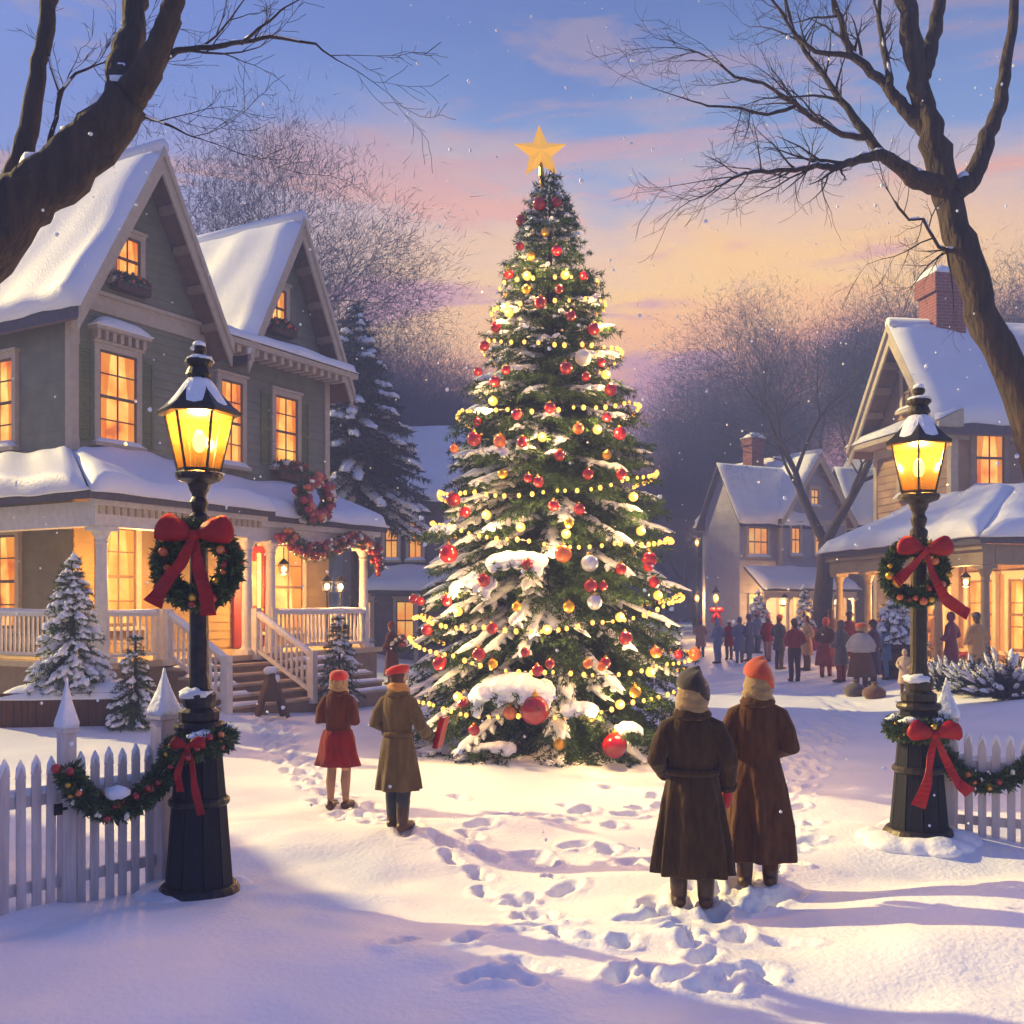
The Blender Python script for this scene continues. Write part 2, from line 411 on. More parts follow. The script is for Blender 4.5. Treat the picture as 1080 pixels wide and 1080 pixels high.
# ------------------------------------------------------------------ camera, sun, world
cam = bpy.data.cameras.new('camera'); camo = bpy.data.objects.new('camera', cam); COL.objects.link(camo)
camo.location = (0,0,CAMZ); camo.rotation_euler = (R(90),0,0)
cam.sensor_width = 36; cam.lens = 36.0*F/1080; cam.shift_y = (HOR-540)/1080; cam.clip_end = 2000; cam.clip_start = .05
SC.camera = camo
SC.view_settings.view_transform = 'Standard'; SC.view_settings.look = 'None'; SC.view_settings.gamma = 1
SC.view_settings.exposure = EXPO = 1.10
SUN_EL = 26; SUN_DIR = Vector((.88,-.475,0)).normalized()
sl = bpy.data.lights.new('sun', 'SUN'); sl.energy = 5.0; sl.angle = R(.8); sl.color = (1,.76,.29)
so = bpy.data.objects.new('sun', sl); COL.objects.link(so)
sd = Vector((SUN_DIR.x*math.cos(R(SUN_EL)), SUN_DIR.y*math.cos(R(SUN_EL)), -math.sin(R(SUN_EL))))
so.rotation_euler = sd.to_track_quat('-Z', 'Y').to_euler(); so.location = (-20,20,20)

w = bpy.data.worlds.new('World'); SC.world = w; w.use_nodes = True
nt = w.node_tree; N = nt.nodes; L = nt.links
bg = N['Background']; out = N['World Output']
sky = N.new('ShaderNodeTexSky'); sky.sky_type = 'NISHITA'; sky.sun_disc = False
sky.sun_elevation = R(SUN_EL); sky.sun_rotation = math.atan2(-SUN_DIR.x, -SUN_DIR.y)
L.new(sky.outputs[0], bg.inputs['Color']); bg.inputs['Strength'].default_value = .022
tc = N.new('ShaderNodeTexCoord'); sp = N.new('ShaderNodeSeparateXYZ'); L.new(tc.outputs['Generated'], sp.inputs[0])
def ramp(stops):
    c = N.new('ShaderNodeValToRGB'); e = c.color_ramp.elements
    e[0].position, e[0].color = stops[0][0], stops[0][1]; e[1].position, e[1].color = stops[-1][0], stops[-1][1]
    for p, cc in stops[1:-1]:
        x = e.new(p); x.color = cc
    return c
def mp(a, b):
    m = N.new('ShaderNodeMath'); m.operation = a
    for i, q in enumerate(b):
        if isinstance(q, (int, float)): m.inputs[i].default_value = q
        else: L.new(q, m.inputs[i])
    return m.outputs[0]
front = ramp([(0.0, lin('#9a7fa8')), (.10, lin('#e0787a')), (.17, lin('#ff9650')), (.235, lin('#ffaa38')), (.295, lin('#ffc23c')),
              (.35, lin('#efbb78')), (.42, lin('#7492bc')), (.50, lin('#4d72b4')), (.8, lin('#3458a4'))])
back = ramp([(0.0, lin('#6480d8')), (.3, lin('#5a82ea')), (.8, lin('#3f70e8'))])
# warp the elevation with noise so that the bands break up
mpn = N.new('ShaderNodeMapping'); mpn.inputs['Scale'].default_value = (2.2,2.2,7.5); L.new(tc.outputs['Generated'], mpn.inputs[0])
nz = N.new('ShaderNodeTexNoise'); nz.inputs['Scale'].default_value = 1.5; nz.inputs['Detail'].default_value = 7; nz.inputs['Roughness'].default_value = .55; nz.inputs['Distortion'].default_value = .35
L.new(mpn.outputs[0], nz.inputs['Vector'])
off = mp('MULTIPLY', (mp('SUBTRACT', (nz.outputs['Fac'], .5)), .26))
L.new(mp('ADD', (sp.outputs['Z'], off)), front.inputs[0]); L.new(sp.outputs['Z'], back.inputs[0])
# glow is centred a little right of straight ahead
gl = mp('ADD', (mp('MULTIPLY', (sp.outputs['Y'], .98)), mp('MULTIPLY', (sp.outputs['X'], .2))))
fac = N.new('ShaderNodeMapRange'); fac.interpolation_type = 'SMOOTHSTEP'; fac.inputs['From Min'].default_value = .70; fac.inputs['From Max'].default_value = .97
L.new(gl, fac.inputs['Value'])
mix = N.new('ShaderNodeMix'); mix.data_type = 'RGBA'; L.new(fac.outputs[0], mix.inputs['Factor']); L.new(back.outputs[0], mix.inputs['A']); L.new(front.outputs[0], mix.inputs['B'])
# mauve cloud bars
mp2 = N.new('ShaderNodeMapping'); mp2.inputs['Scale'].default_value = (1.6,1.6,9); mp2.inputs['Location'].default_value = (3.3,1.1,.4); L.new(tc.outputs['Generated'], mp2.inputs[0])
n2 = N.new('ShaderNodeTexNoise'); n2.inputs['Scale'].default_value = 2.1; n2.inputs['Detail'].default_value = 8; n2.inputs['Roughness'].default_value = .6; n2.inputs['Distortion'].default_value = .5
L.new(mp2.outputs[0], n2.inputs['Vector'])
cf = N.new('ShaderNodeMapRange'); cf.interpolation_type = 'SMOOTHSTEP'; cf.inputs['From Min'].default_value = .48; cf.inputs['From Max'].default_value = .60; cf.inputs['To Max'].default_value = .85
L.new(n2.outputs['Fac'], cf.inputs['Value'])
ccol = ramp([(0, lin('#94608c')), (.20, lin('#b06a84')), (.29, lin('#c8808a')), (.36, lin('#f0a070')), (.44, lin('#b495ac')), (.7, lin('#8496c4'))]); L.new(sp.outputs['Z'], ccol.inputs[0])
mix2 = N.new('ShaderNodeMix'); mix2.data_type = 'RGBA'; L.new(cf.outputs[0], mix2.inputs['Factor']); L.new(mix.outputs['Result'], mix2.inputs['A']); L.new(ccol.outputs[0], mix2.inputs['B'])
bg2 = N.new('ShaderNodeBackground'); L.new(mix2.outputs['Result'], bg2.inputs['Color']); zf = N.new('ShaderNodeMapRange'); zf.interpolation_type = 'SMOOTHSTEP'; zf.inputs['From Min'].default_value = .62; zf.inputs['From Max'].default_value = .25
L.new(sp.outputs['Z'], zf.inputs['Value'])
L.new(mp('ADD', (mp('ADD', (mp('MULTIPLY', (mp('MULTIPLY', (zf.outputs[0], fac.outputs[0])), .58)), .21)), mp('MULTIPLY', (mp('SUBTRACT', (1.0, fac.outputs[0])), .10)))), bg2.inputs['Strength'])
ads = N.new('ShaderNodeAddShader'); L.new(bg.outputs[0], ads.inputs[0]); L.new(bg2.outputs[0], ads.inputs[1]); L.new(ads.outputs[0], out.inputs['Surface'])
SC.cycles.use_denoising = True
SC.cycles.max_bounces = 6; SC.cycles.diffuse_bounces = 3; SC.cycles.glossy_bounces = 2; SC.cycles.transmission_bounces = 4; SC.cycles.volume_bounces = 0; SC.cycles.transparent_max_bounces = 12
SC.cycles.sample_clamp_indirect = 4
# ================================================================== ground
def axis(a, b, fine, lo, hi, grow):
    xs = list(np.arange(a, b, fine)); st = fine
    while xs[-1] < hi: st *= grow; xs.append(xs[-1]+st)
    st = fine; left = []
    x = a
    while x > lo: st *= grow; x -= st; left.append(x)
    return np.array(left[::-1]+xs)
gx = axis(-5.0, 6.0, .032, -150, 150, 1.06); gy = axis(4.0, 12.5, .03, -6, 165, 1.035)
GX, GY = np.meshgrid(gx, gy)
GZ = gz(GX, GY)
def dent(cx, cy, ang, ln=.16, wd=.075, dp=.07):
    m = (abs(GX-cx) < .5) & (abs(GY-cy) < .5)
    if not m.any(): return
    dx = GX[m]-cx; dy = GY[m]-cy; c, s = math.cos(ang), math.sin(ang)
    u = (dx*c+dy*s)/ln; v = (-dx*s+dy*c)/wd; d2 = u*u+v*v
    u2 = (u-.28)/.75; h2 = (u+.68)/.42; hv = v/.8
    dd = np.minimum(np.sqrt(u2*u2+v*v), np.sqrt(h2*h2+hv*hv)); dd = dd+.18*vnoise(dx*16+cx*7, dy*16+cy*5)
    GZ[m] += -dp*1.15*sst((1.12-dd)/.45)+.020*np.exp(-((dd-1.55)/.35)**2)*(1+1.6*vnoise(dx*13+cx, dy*13+cy))
rp = random.Random(3)
def trail(pts, step=.34, dp=.07, jit=.05):
    pts = [Vector((p[0], p[1], 0)) for p in pts]; side = 1
    for a, b in zip(pts, pts[1:]):
        d = (b-a); n = max(1, int(d.length/step)); dn = d.normalized(); pr = Vector((-dn.y, dn.x, 0))
        for i in range(n):
            q = a+d*(i/n)+pr*(side*.10)+Vector((rp.uniform(-jit, jit), rp.uniform(-jit, jit), 0)); side = -side
            dent(q.x, q.y, math.atan2(dn.y, dn.x)+rp.uniform(-.25, .25), rp.uniform(.13,.18), rp.uniform(.06,.085), dp*rp.uniform(.7,1.2))
def G(px, py):  # ground point seen at a pixel
    D = CAMZ*F/(py-HOR); return ((px-540)/F*D, D)
trail([G(735,955), G(700,985), G(640,1035), G(600,1075)]); trail([G(800,930), G(760,985), G(720,1020), G(690,1075)])
trail([G(735,955), G(760,870), G(830,800), G(880,745), G(860,715)]); trail([G(800,930), G(830,850), G(870,790), G(900,740)])
trail([G(360,855), G(330,830), G(290,790), G(270,755)]); trail([G(420,875), G(380,850), G(320,815), G(290,760)])
trail([G(360,855), G(480,905), G(560,960), G(640,1010)]); trail([G(420,875), G(520,900), G(640,930)])
trail([G(560,870), G(680,850), G(760,800), G(820,760)]); trail([G(640,1000), G(560,985), G(480,1000), G(400,1040)])
for _ in range(46):
    px = rp.uniform(480, 860); py = rp.uniform(820, 1060); g = G(px, py); dent(g[0], g[1], rp.uniform(0,3.1), .15, .08, .05)
V = np.stack([GX.ravel(), GY.ravel(), GZ.ravel()], 1)
nx, ny = len(gx), len(gy)
ii = (np.arange(ny-1)[:,None]*nx+np.arange(nx-1)[None,:]).ravel()
tag(mesh_np('snow_ground', V, np.stack([ii, ii+1, ii+nx+1, ii+nx], 1), M_snow, smooth=True), kind='structure')

# ================================================================== houses
def window(house, T, w, h, cols=2, rows=4, cas=.12, M_t=None, pane=None, shut=False, hood=False, snow=True, arch=False, depth=.09, name='window', seed=0):
    """T maps window space (x right, y into the wall, z up, origin at sill centre) into house space"""
    M_t = M_t or M_trim; pane = pane or M_pane
    m = MB(); m.T = T
    m.box(-w/2-cas, -w/2, -depth, 0, -.02, h+cas); m.box(w/2, w/2+cas, -depth, 0, -.02, h+cas)
    m.box(-w/2, w/2, -depth, 0, h, h+cas)
    m.box(-w/2-cas-.04, w/2+cas+.04, -depth-.04, .002, h+cas, h+cas+.06)
    f = m.build(name, M_t, house)
    b = MB(); b.T = T; t = .028
    b.box(-w/2, w/2, -.062, -.02, h/2-.03, h/2+.03)
    for i in range(1, cols): x = -w/2+w*i/cols; b.box(x-t/2, x+t/2, -.056, -.02, 0, h)
    for j in range(1, rows):
        if abs(j/rows-.5) > .01: z = h*j/rows; b.box(-w/2, w/2, -.053, -.02, z-t/2, z+t/2)
    b.box(-w/2, -w/2+.04, -.06, -.02, 0, h); b.box(w/2-.04, w/2, -.06, -.02, 0, h); b.box(-w/2, w/2, -.064, -.02, 0, .05); b.box(-w/2, w/2, -.064, -.02, h-.05, h)
    b.build('sash', M_soff, f)
    p = MB(); p.T = T
    p.box(-w/2, w/2, -.034, .004, 0, h); p.build('pane', pane, f)
    if w >= .6 and pane is M_pane:
        rc = random.Random(seed); cw = w*rc.uniform(.16,.27)
        for sx in (-1, 1):
            q = MB(); q.T = T; n = 9
            for k in range(n):
                u0, u1 = k/n, (k+1)/n
                x0 = sx*(w/2-u0*cw); x1 = sx*(w/2-u1*cw); t0 = sx*(w/2-u0*cw*1.5); t1 = sx*(w/2-u1*cw*1.5)
                y0 = -.040-.006*math.sin(k*2.4); y1 = -.040-.006*math.sin((k+1)*2.4)
                q.add([(x0,y0,.05),(x1,y1,.05),(x1,y1,h*.45),(x0,y0,h*.45),(t1,y1,h*.97),(t0,y0,h*.97)], [(0,1,2,3),(3,2,4,5)])
            q.build('curtain', M_curt, f, smooth=True)
    s = MB(); s.T = T; s.box(-w/2-cas-.05, w/2+cas+.05, -depth-.10, .003, -.10, -.02); s.build('sill', M_t, f)
    if snow:
        q = MB(); q.T = T; q.snow((-w/2-cas-.03,-depth-.11,-.02), (w/2+cas+.03,-depth-.11,-.02), (w/2+cas+.03,0,-.02), (-w/2-cas-.03,0,-.02), .11, 10, 4, seed)
        q.build('snow', M_snowc, f, smooth=True)
    if shut:
        for sx in (-1, 1):
            q = MB(); q.T = T; x0 = sx*(w/2+cas+.02); x1 = sx*(w/2+cas+.34); a, c = min(x0,x1), max(x0,x1)
            q.box(a, a+.05, -.055, 0, 0, h); q.box(c-.05, c, -.055, 0, 0, h); q.box(a+.05, c-.05, -.054, 0, 0, .06); q.box(a+.05, c-.05, -.054, 0, h-.06, h); q.box(a+.05, c-.05, -.054, 0, h/2-.04, h/2+.04)
            z = .08
            while z < h-.08:
                if abs(z-h/2) > .06: q.box(a+.05, c-.05, -.04, -.01, z, z+.035)
                z += .055
            q.build('shutter', M_shut, f)
    if hood:
        q = MB(); q.T = T; z = h+cas+.06
        q.box(-w/2-cas-.1, w/2+cas+.1, -.28, .004, z+.18, z+.25)
        for k in range(7):
            x = -w/2-cas+.02+(w+2*cas-.04)*k/6; q.box(x-.04, x+.04, -.2, .003, z, z+.18)
        q.build('hood', M_t, f)
        q = MB(); q.T = T; q.snow((-w/2-cas-.12,-.32,z+.25), (w/2+cas+.12,-.32,z+.25), (w/2+cas+.12,0,z+.25), (-w/2-cas-.12,0,z+.25), .24, 12, 6, seed+5)
        q.build('snow', M_snowc, f, smooth=True)
    return f
def TF(x, y, z, rz=0): return Matrix.Translation((x, y, z)) @ Matrix.Rotation(rz, 4, 'Z')

def gable_roof(house, xl, xr, xa, za, zl, zr, y0, y1, ovl, ovr, th=.16, snow=.2, seed=0, mt=None, barge=.3):
    """gable roof with its ridge along y; feet at (xl,zl),(xr,zr) apex (xa,za); returns the roof part"""
    mt = mt or M_trim
    def foot(x, z, ov):
        d = Vector((x-xa, z-za)).normalized(); return (x+d.x*ov, z+d.y*ov)
    L_ = foot(xl, zl, ovl); R_ = foot(xr, zr, ovr)
    m = MB()
    for (fx, fz) in (L_, R_):
        m.prism([(xa, za), (fx, fz), (fx, fz+th*1.4), (xa, za+th*1.4)], y0+.03, y1)
    rf = m.build('roof', M_shing, house)
    s = MB(); s.prism([(xa, za-.006), L_, (L_[0], L_[1]-.05), (xa, za-.07)], y0+.06, y1-.02); s.prism([(xa, za-.006), R_, (R_[0], R_[1]-.05), (xa, za-.07)], y0+.06, y1-.02)
    s.build('soffit', M_soff, rf)
    b = MB()
    for (fx, fz) in (L_, R_):
        b.prism([(xa, za-barge), (fx, fz-barge*.75), (fx, fz+th*1.4), (xa, za+th*1.4)], y0, y0+.055)
        b.prism([(xa, za+th*.3), (fx, fz+th*.3), (fx, fz+th*1.5), (xa, za+th*1.5)], y0-.06, y0+.004)
    b.build('bargeboard', mt, rf)
    bk = MB()
    for (fx, fz) in (L_, R_):
        n = 5
        for k in range(1, n):
            t = k/n; x = xa+(fx-xa)*t; z = za+(fz-za)*t
            bk.box(x-.07, x+.07, y0+.07, y0+.5, z-.22, z-.072)
    bk.split('bracket', M_trimd, rf)
    zz = th*1.4
    q = MB()
    for (fx, fz, sg) in ((L_[0], L_[1], -1), (R_[0], R_[1], 1)):
        q.snow((fx, y0-.05, fz+zz), (fx, y1, fz+zz), (xa, y1, za+zz), (xa, y0-.05, za+zz), snow, 26, 14, seed+(sg+1))
    q.tube([(xa, y0-.02, za+zz+.03), (xa, (y0+y1)/2, za+zz+.05), (xa, y1, za+zz+.03)], snow*.75, 8)
    q.build('snow', M_snow, rf, smooth=True)
    return rf

def column(house, x, y, z0, z1, r=.11, m=None):
    m = m or M_white; b = MB(); H = z1-z0
    b.lathe([(r*1.5,0),(r*1.5,.10),(r*1.15,.14),(r*1.0,.2),(r*1.02,H*.35),(r*.85,H-.30),(r*1.05,H-.27),(r*.9,H-.22),(r*1.2,H-.16),(r*1.55,H-.08),(r*1.55,H)], 16, (x,y,z0))
    c = b.build('column', m, house, smooth=False, bevel=0)
    k = MB(); k.box(x-r*1.8, x+r*1.8, y-r*1.8, y+r*1.8, z1-.07, z1+.002); k.build('capital', m, c)
    k = MB(); k.box(x-r*1.7, x+r*1.7, y-r*1.7, y+r*1.7, z0-.002, z0+.09); k.build('plinth', m, c)
    return c

def railing(parent, a, b, h=.85, gap=.13, name='railing', snow=True, m=None):
    a = Vector(a); b = Vector(b); q = MB(); m = m or M_white
    q.bar(a+Vector((0,0,h)), b+Vector((0,0,h)), .11, .07); q.bar(a+Vector((0,0,.12)), b+Vector((0,0,.12)), .08, .06)
    n = max(2, int((b-a).length/gap))
    for i in range(1, n):
        p = a+(b-a)*(i/n); q.tube([p+Vector((0,0,.14)), p+Vector((0,0,.35)), p+Vector((0,0,.6)), p+Vector((0,0,h-.03))], [.022,.034,.022,.026], 6)
    for p in (a, b): q.box(p.x-.07, p.x+.07, p.y-.07, p.y+.07, p.z-.1, p.z+h+.1)
    r = q.build(name, m, parent)
    if snow:
        d = (b-a).normalized(); sd = Vector((-d.y, d.x, 0)).normalized()*.06; u = Vector((0,0,h+.035)); s = MB()
        s.snow(a+u-sd, b+u-sd, b+u+sd, a+u+sd, .06, 14, 4, int(abs(a.x*10)))
        s.build('snow', M_snowc, r, smooth=True)
    return r

def clap(m, xl, xr, z0, z1, y, lap=.19, th=.024, side=False):
    z = z0
    while z < z1-.02:
        e = min(z+lap, z1); a, b, c, d = xl(z), xr(z), xl(e), xr(e)
        if b-a < .05: break
        d = max(d, c+.01)
        vs = [(a,y-th,z),(b,y-th,z),(b,y,z),(a,y,z),(c,y-.003,e),(d,y-.003,e),(d,y,e),(c,y,e)]
        if side: vs = [(-p[1], p[0], p[2]) for p in vs]
        m.add(vs, [(0,3,2,1),(4,5,6,7),(0,1,5,4),(1,2,6,5),(2,3,7,6),(3,0,4,7)]); z = e
# ---- big green house on the left
UX = math.atan2(.868, .496)
H1 = empty('house', (-8.6, 20, .2), 'large olive clapboard house with two snowy gables and wraparound porch behind the picket fence', 'house', UX)
zo = -.2
m = MB(); m.prism([(0,zo),(3.41,zo),(3.41,8.2+zo),(1.705,11.4+zo),(0,8.2+zo)], .02, 6.4)
clap(m, lambda z: max(.17,(z-8.0)*.533+.1), lambda z: min(3.27, 3.41-(z-8.0)*.533-.1), 4.7, 10.9, .02); m.build('wall', M_sid, H1)
m = MB(); m.prism([(3.41,zo),(7.7,zo),(7.7,8.2+zo),(6.1,11.4+zo),(4.5,8.2+zo),(3.41,8.2+zo)], .06, 6.4)
clap(m, lambda z: 3.46 if z < 8 else 4.5+(z-8.0)*.5+.1, lambda z: min(7.54, 7.7-(z-8.0)*.5-.1), 4.7, 10.9, .06); m.build('wall', M_sid2, H1)
m = MB(); m.prism([(0.02,.9),(7.68,.9),(7.68,4.6),(0.02,4.6)], -.02, .12); clap(m, lambda z: .03, lambda z: 7.67, 1.0, 4.5, -.02, th=.022); m.build('porch_wall', M_sidy, H1)
# corner boards, frieze
m = MB(); m.box(-.03,.16,-.03,.16,4.6,8.0); m.box(3.28,3.44,-.03,.10,4.6,8.0); m.box(7.56,7.74,-.01,.2,4.6,8.0); m.box(0.16,3.28,-.03,.019,7.85,8.18); m.box(-.1,3.5,-.10,.018,8.18,8.26)
m.split('corner_board', M_trim, H1)
gable_roof(H1, -.0, 3.41, 1.705, 11.4+zo, 8.2+zo, 8.2+zo, -.62, 7, .62, .55, seed=1)
gable_roof(H1, 4.5, 7.7, 6.1, 11.4+zo, 8.2+zo, 8.2+zo, -.55, 7, .55, .75, seed=4)
# pent roof with dentils between the gables
m = MB(); m.prism([(.05,8.28),(-.62,7.98),(-.62,7.86),(.05,7.86)], 3.5, 8.15, 'x')
pr = m.build('cornice', M_trim, H1)
m = MB()
for k in range(16): x = 3.6+k*.285; m.box(x, x+.12, -.55, -.1, 7.70, 7.858)
m.split('dentil', M_trim, pr)
m = MB(); m.snow((3.5,-.66,8.0),(8.15,-.66,8.0),(8.15,.04,8.3),(3.5,.04,8.3),.13,30,6,9); m.build('snow', M_snow, pr, smooth=True)
window(H1, TF(1.3,.02,8.6), .62, .95, 2, 2, seed=11)
window(H1, TF(1.06,.02,5.25), .92, 1.85, 2, 4, shut=True, hood=True, seed=12)
window(H1, TF(4.26,.06,5.2), .68, 1.95, 2, 4, seed=13)
window(H1, TF(6.1,.06,5.35), .8, 1.75, 2, 4, shut=True, seed=14)
window(H1, TF(5.78,.06,8.75), .6, .95, 2, 2, seed=15)
window(H1, TF(1.05,-.02,1.55), .85, 2.0, 2, 4, snow=False, seed=16)
window(H1, TF(-.0,2.2,1.5,-math.pi/2), 1.1, 1.9, 2, 4, snow=False, seed=17)
window(H1, TF(-.0,2.2,5.2,-math.pi/2), .9, 1.8, 2, 4, snow=True, seed=18)
window(H1, TF(5.85,-.02,1.35), 1.5, 2.1, 3, 4, snow=False, seed=19)
# front door
m = MB(); m.box(4.35,5.25,-.06,-.021,.98,3.2); d = m.build('door', M_door, H1)
m = MB(); m.box(4.52,5.08,-.085,-.055,1.95,3.0); m.build('pane', M_pane, d)
m = MB(); m.box(4.22,4.35,-.12,-.02,.98,3.36); m.box(5.25,5.38,-.12,-.02,.98,3.36); m.box(4.35,5.25,-.12,-.02,3.2,3.36); m.build('door_frame', M_door, d)
m = MB(); m.ell((5.15,-.1,1.85),.04,8,6); m.build('handle', M_gold, d)
# porch
m = MB(); m.prism([(-1.3,-2.35),(6.9,-2.35),(6.9,.0),(0,0),(0,4),(-1.3,4)], .84, .95, 'z'); m.build('porch_floor', M_step, H1)
m = MB(); m.prism([(-1.2,-2.25),(6.8,-2.25),(6.8,.0),(0,0),(0,4),(-1.2,4)], -.1, .838, 'z'); m.build('porch_skirt', M_riser, H1)
def hip(pl, th=.12):  # roof slab from a polygon
    mm = MB(); n = len(pl); mm.add(list(pl)+[(x,y,z-th) for x,y,z in pl], [tuple(range(n)), tuple(range(2*n-1,n-1,-1))]+[(i,(i+1)%n,(i+1)%n+n,i+n) for i in range(n)]); return mm
E = 3.9
mm = hip([(-1.6,-2.6,E),(2.9,-2.6,E),(2.9,.0,4.95),(0,.0,4.95)]); prf = mm.build('porch_roof', M_shing, H1)
mm = hip([(-1.6,-2.6,E),(0,.0,4.95),(0,4,4.95),(-1.6,4,E)]); prf2 = mm.build('porch_roof', M_shing, H1)
mm = hip([(2.9,-2.3,E-.05),(7.15,-2.3,E-.05),(7.15,0,4.8),(2.9,0,4.8)]); prf3 = mm.build('porch_roof', M_shing, H1)
m = MB(); m.snow((-1.65,-2.68,E),(2.98,-2.68,E),(2.98,-.03,4.97),(0.0,-.03,4.97),.22,34,12,21); m.build('snow', M_snow, prf, smooth=True)
m = MB(); m.snow((-1.68,4,E),(-1.68,-2.66,E),(0.0,-.03,4.97),(0.0,4,4.97),.22,30,12,22); m.build('snow', M_snow, prf2, smooth=True)
m = MB(); m.snow((2.99,-2.36,E-.05),(7.22,-2.36,E-.05),(7.2,-.03,4.82),(2.99,-.03,4.82),.2,30,12,23); m.build('snow', M_snow, prf3, smooth=True)
m = MB(); m.box(-1.3,2.75,-2.35,-2.08,3.35,3.78); m.box(-1.42,2.82,-2.47,-2.352,3.70,3.82); m.box(-1.3,-1.03,-2.079,4,3.35,3.78)
m.box(2.76,6.9,-2.12,-1.88,3.32,3.74); m.box(2.83,7.0,-2.22,-2.122,3.62,3.76)
bm_ = m.build('porch_beam', M_white, H1)
m = MB()
for k in range(26): x = -1.25+k*.155; m.box(x, x+.07, -2.42, -2.353, 3.56, 3.698)
m.split('dentil', M_trim, bm_)
for (x, y) in ((-1.05,-2.2),(2.5,-2.2),(3.4,-2.0),(6.6,-2.0),(-1.05,1.2)): column(H1, x, y, .95, 3.34)
railing(H1, (-1.05,-2.2,.95), (.2,-2.2,.95)); railing(H1, (3.4,-2.05,.95), (6.6,-2.05,.95)); railing(H1, (6.6,-2.0,.95), (6.75,-.1,.95)); railing(H1, (-1.1,-2.1,.95),(-1.1,1.1,.95))
st = MB(); sr = MB(); ss = MB()
for k in range(5):
    z1 = .80-k*.165; y1 = -2.36-k*.30
    st.box(.25,5.3,y1-.34,y1,z1-.05,z1); sr.box(.28,5.27,y1-.30,y1-.001,-.4,z1-.052)
s1 = sr.build('porch_stairs', M_riser, H1); st.split('tread', M_step, s1)
for k in range(5):
    z1 = .80-k*.165; y1 = -2.36-k*.30
    for (xa, xb) in ((.27,1.2),(3.3,5.28)): ss.snow((xa,y1-.34,z1),(xb,y1-.34,z1),(xb,y1-.02,z1),(xa,y1-.02,z1),.05,10,4,k)
ss.split('snow', M_snowc, s1, smooth=True)
for x in (.25, 2.55): railing(H1, (x,-2.4,.95), (x,-3.9,.12), .85, .15, 'stair_railing')
# chimney-free; porch lights (lit) hang over the entry
def lantern_small(name, loc, label, power, parent=None, hang=True, s=1.0, rz=0):
    t = empty(name, loc, label, 'lantern', rz)
    m = MB(); m.lathe([(.02*s,.36*s),(.05*s,.33*s),(.13*s,.24*s),(.13*s,.22*s),(.02*s,.22*s)], 6); m.lathe([(.03*s,-.02*s),(.09*s,0),(.09*s,.02*s),(.02*s,.02*s)], 6)
    if hang: m.tube([(0,0,.34*s),(0,0,.62*s)], .012, 6)
    for k in range(6):
        a = k*math.pi/3; m.tube([(.085*s*math.cos(a),.085*s*math.sin(a),.02*s),(.12*s*math.cos(a),.12*s*math.sin(a),.22*s)], .007*s, 4)
    m.build('frame', M_iron, t)
    m = MB(); m.ell((0,0,.11*s), (.055*s,.055*s,.075*s), 10, 8); m.build('bulb', M_lampb, t, smooth=True)
    return t
def hw(x, y, z): return H1.matrix_world @ Vector((x, y, z))
bpy.context.view_layer.update()
lantern_small('porch_lantern', hw(4.8,-1.1,2.68), 'small lit lantern hanging under the porch roof before the red front door', 0)
lantern_small('porch_lantern', hw(.9,-1.4,2.74), 'small lit lantern hanging under the porch corner beside the left stairs', 0)
point('porch_light', hw(4.8,-1.1,2.55), 150, (1,.52,.16), .12); point('porch_light', hw(.7,-1.3,2.6), 150, (1,.52,.16), .12)
for (x, nm) in ((5.55,'left'),(6.05,'right')):
    t = lantern_small('post_lantern', hw(x,-1.75,2.28), f'{nm} one of two lit post lanterns rising behind the porch railing', 0, hang=False, s=1.05)
    m = MB(); m.tube([(0,0,-1.33),(0,0,0)], .022, 8); m.lathe([(.1,-1.33),(.1,-1.30),(.03,-1.25)], 10); m.build('post', M_iron, t)
point('post_light', hw(5.8,-1.75,2.35), 70, (1,.55,.18), .15)

# ---- tan house on the right
S2 = 1.33
H2 = empty('house', (10.3*S2, 24*S2, CAMZ-1.99*S2), 'tan gabled house with red brick chimney and glowing porch behind the right lamp', 'house', math.atan2(-.985, .17))
H2.scale = (S2,)*3
m = MB(); m.prism([(-3.45,-.2),(0,-.2),(0,6.35),(-1.72,8.75),(-3.45,6.35)], 0, 8); clap(m, lambda z: max(-3.3,-3.45+(z-6.35)*.717+.1), lambda z: min(-.15,-(z-6.35)*.717-.1), 4.4, 8.5, 0); clap(m, lambda z: .18, lambda z: 7.9, 4.4, 5.85, 0, side=True); m.build('wall', M_sidt, H2)
gable_roof(H2, -3.45, 0, -1.72, 8.75, 6.35, 6.35, -.6, 8.4, .5, .5, seed=31, mt=M_trim)
m = MB(); m.prism([(.02,6.5),(-.6,6.2),(-.6,6.08),(.02,6.08)], -3.9, .45, 'x'); c = m.build('cornice', M_trim, H2)
m = MB(); m.snow((-3.9,-.63,6.22),(.45,-.63,6.22),(.45,0,6.52),(-3.9,0,6.52),.12,20,5,33); m.build('snow', M_snow, c, smooth=True)
m = MB(); m.box(-.14,.03,-.03,.16,.9,6.06); m.box(-3.48,-3.32,-.03,.16,.9,6.06); m.box(-3.3,-.16,-.028,.0,5.82,6.06); m.box(.002,.028,.17,8,5.85,6.1); m.split('corner_board', M_trim, H2)
window(H2, TF(-1.72,0,6.9), .5, .85, 2, 2, seed=34, pane=M_soff, snow=True)
window(H2, TF(0,.95,4.75,math.pi/2), .75, 1.35, 2, 2, seed=35, M_t=M_trimd)
window(H2, TF(-1.7,0,4.7), .8, 1.3, 2, 2, seed=36)
window(H2, TF(0,3.4,4.75,math.pi/2), .75, 1.35, 2, 2, seed=37, M_t=M_trimd)
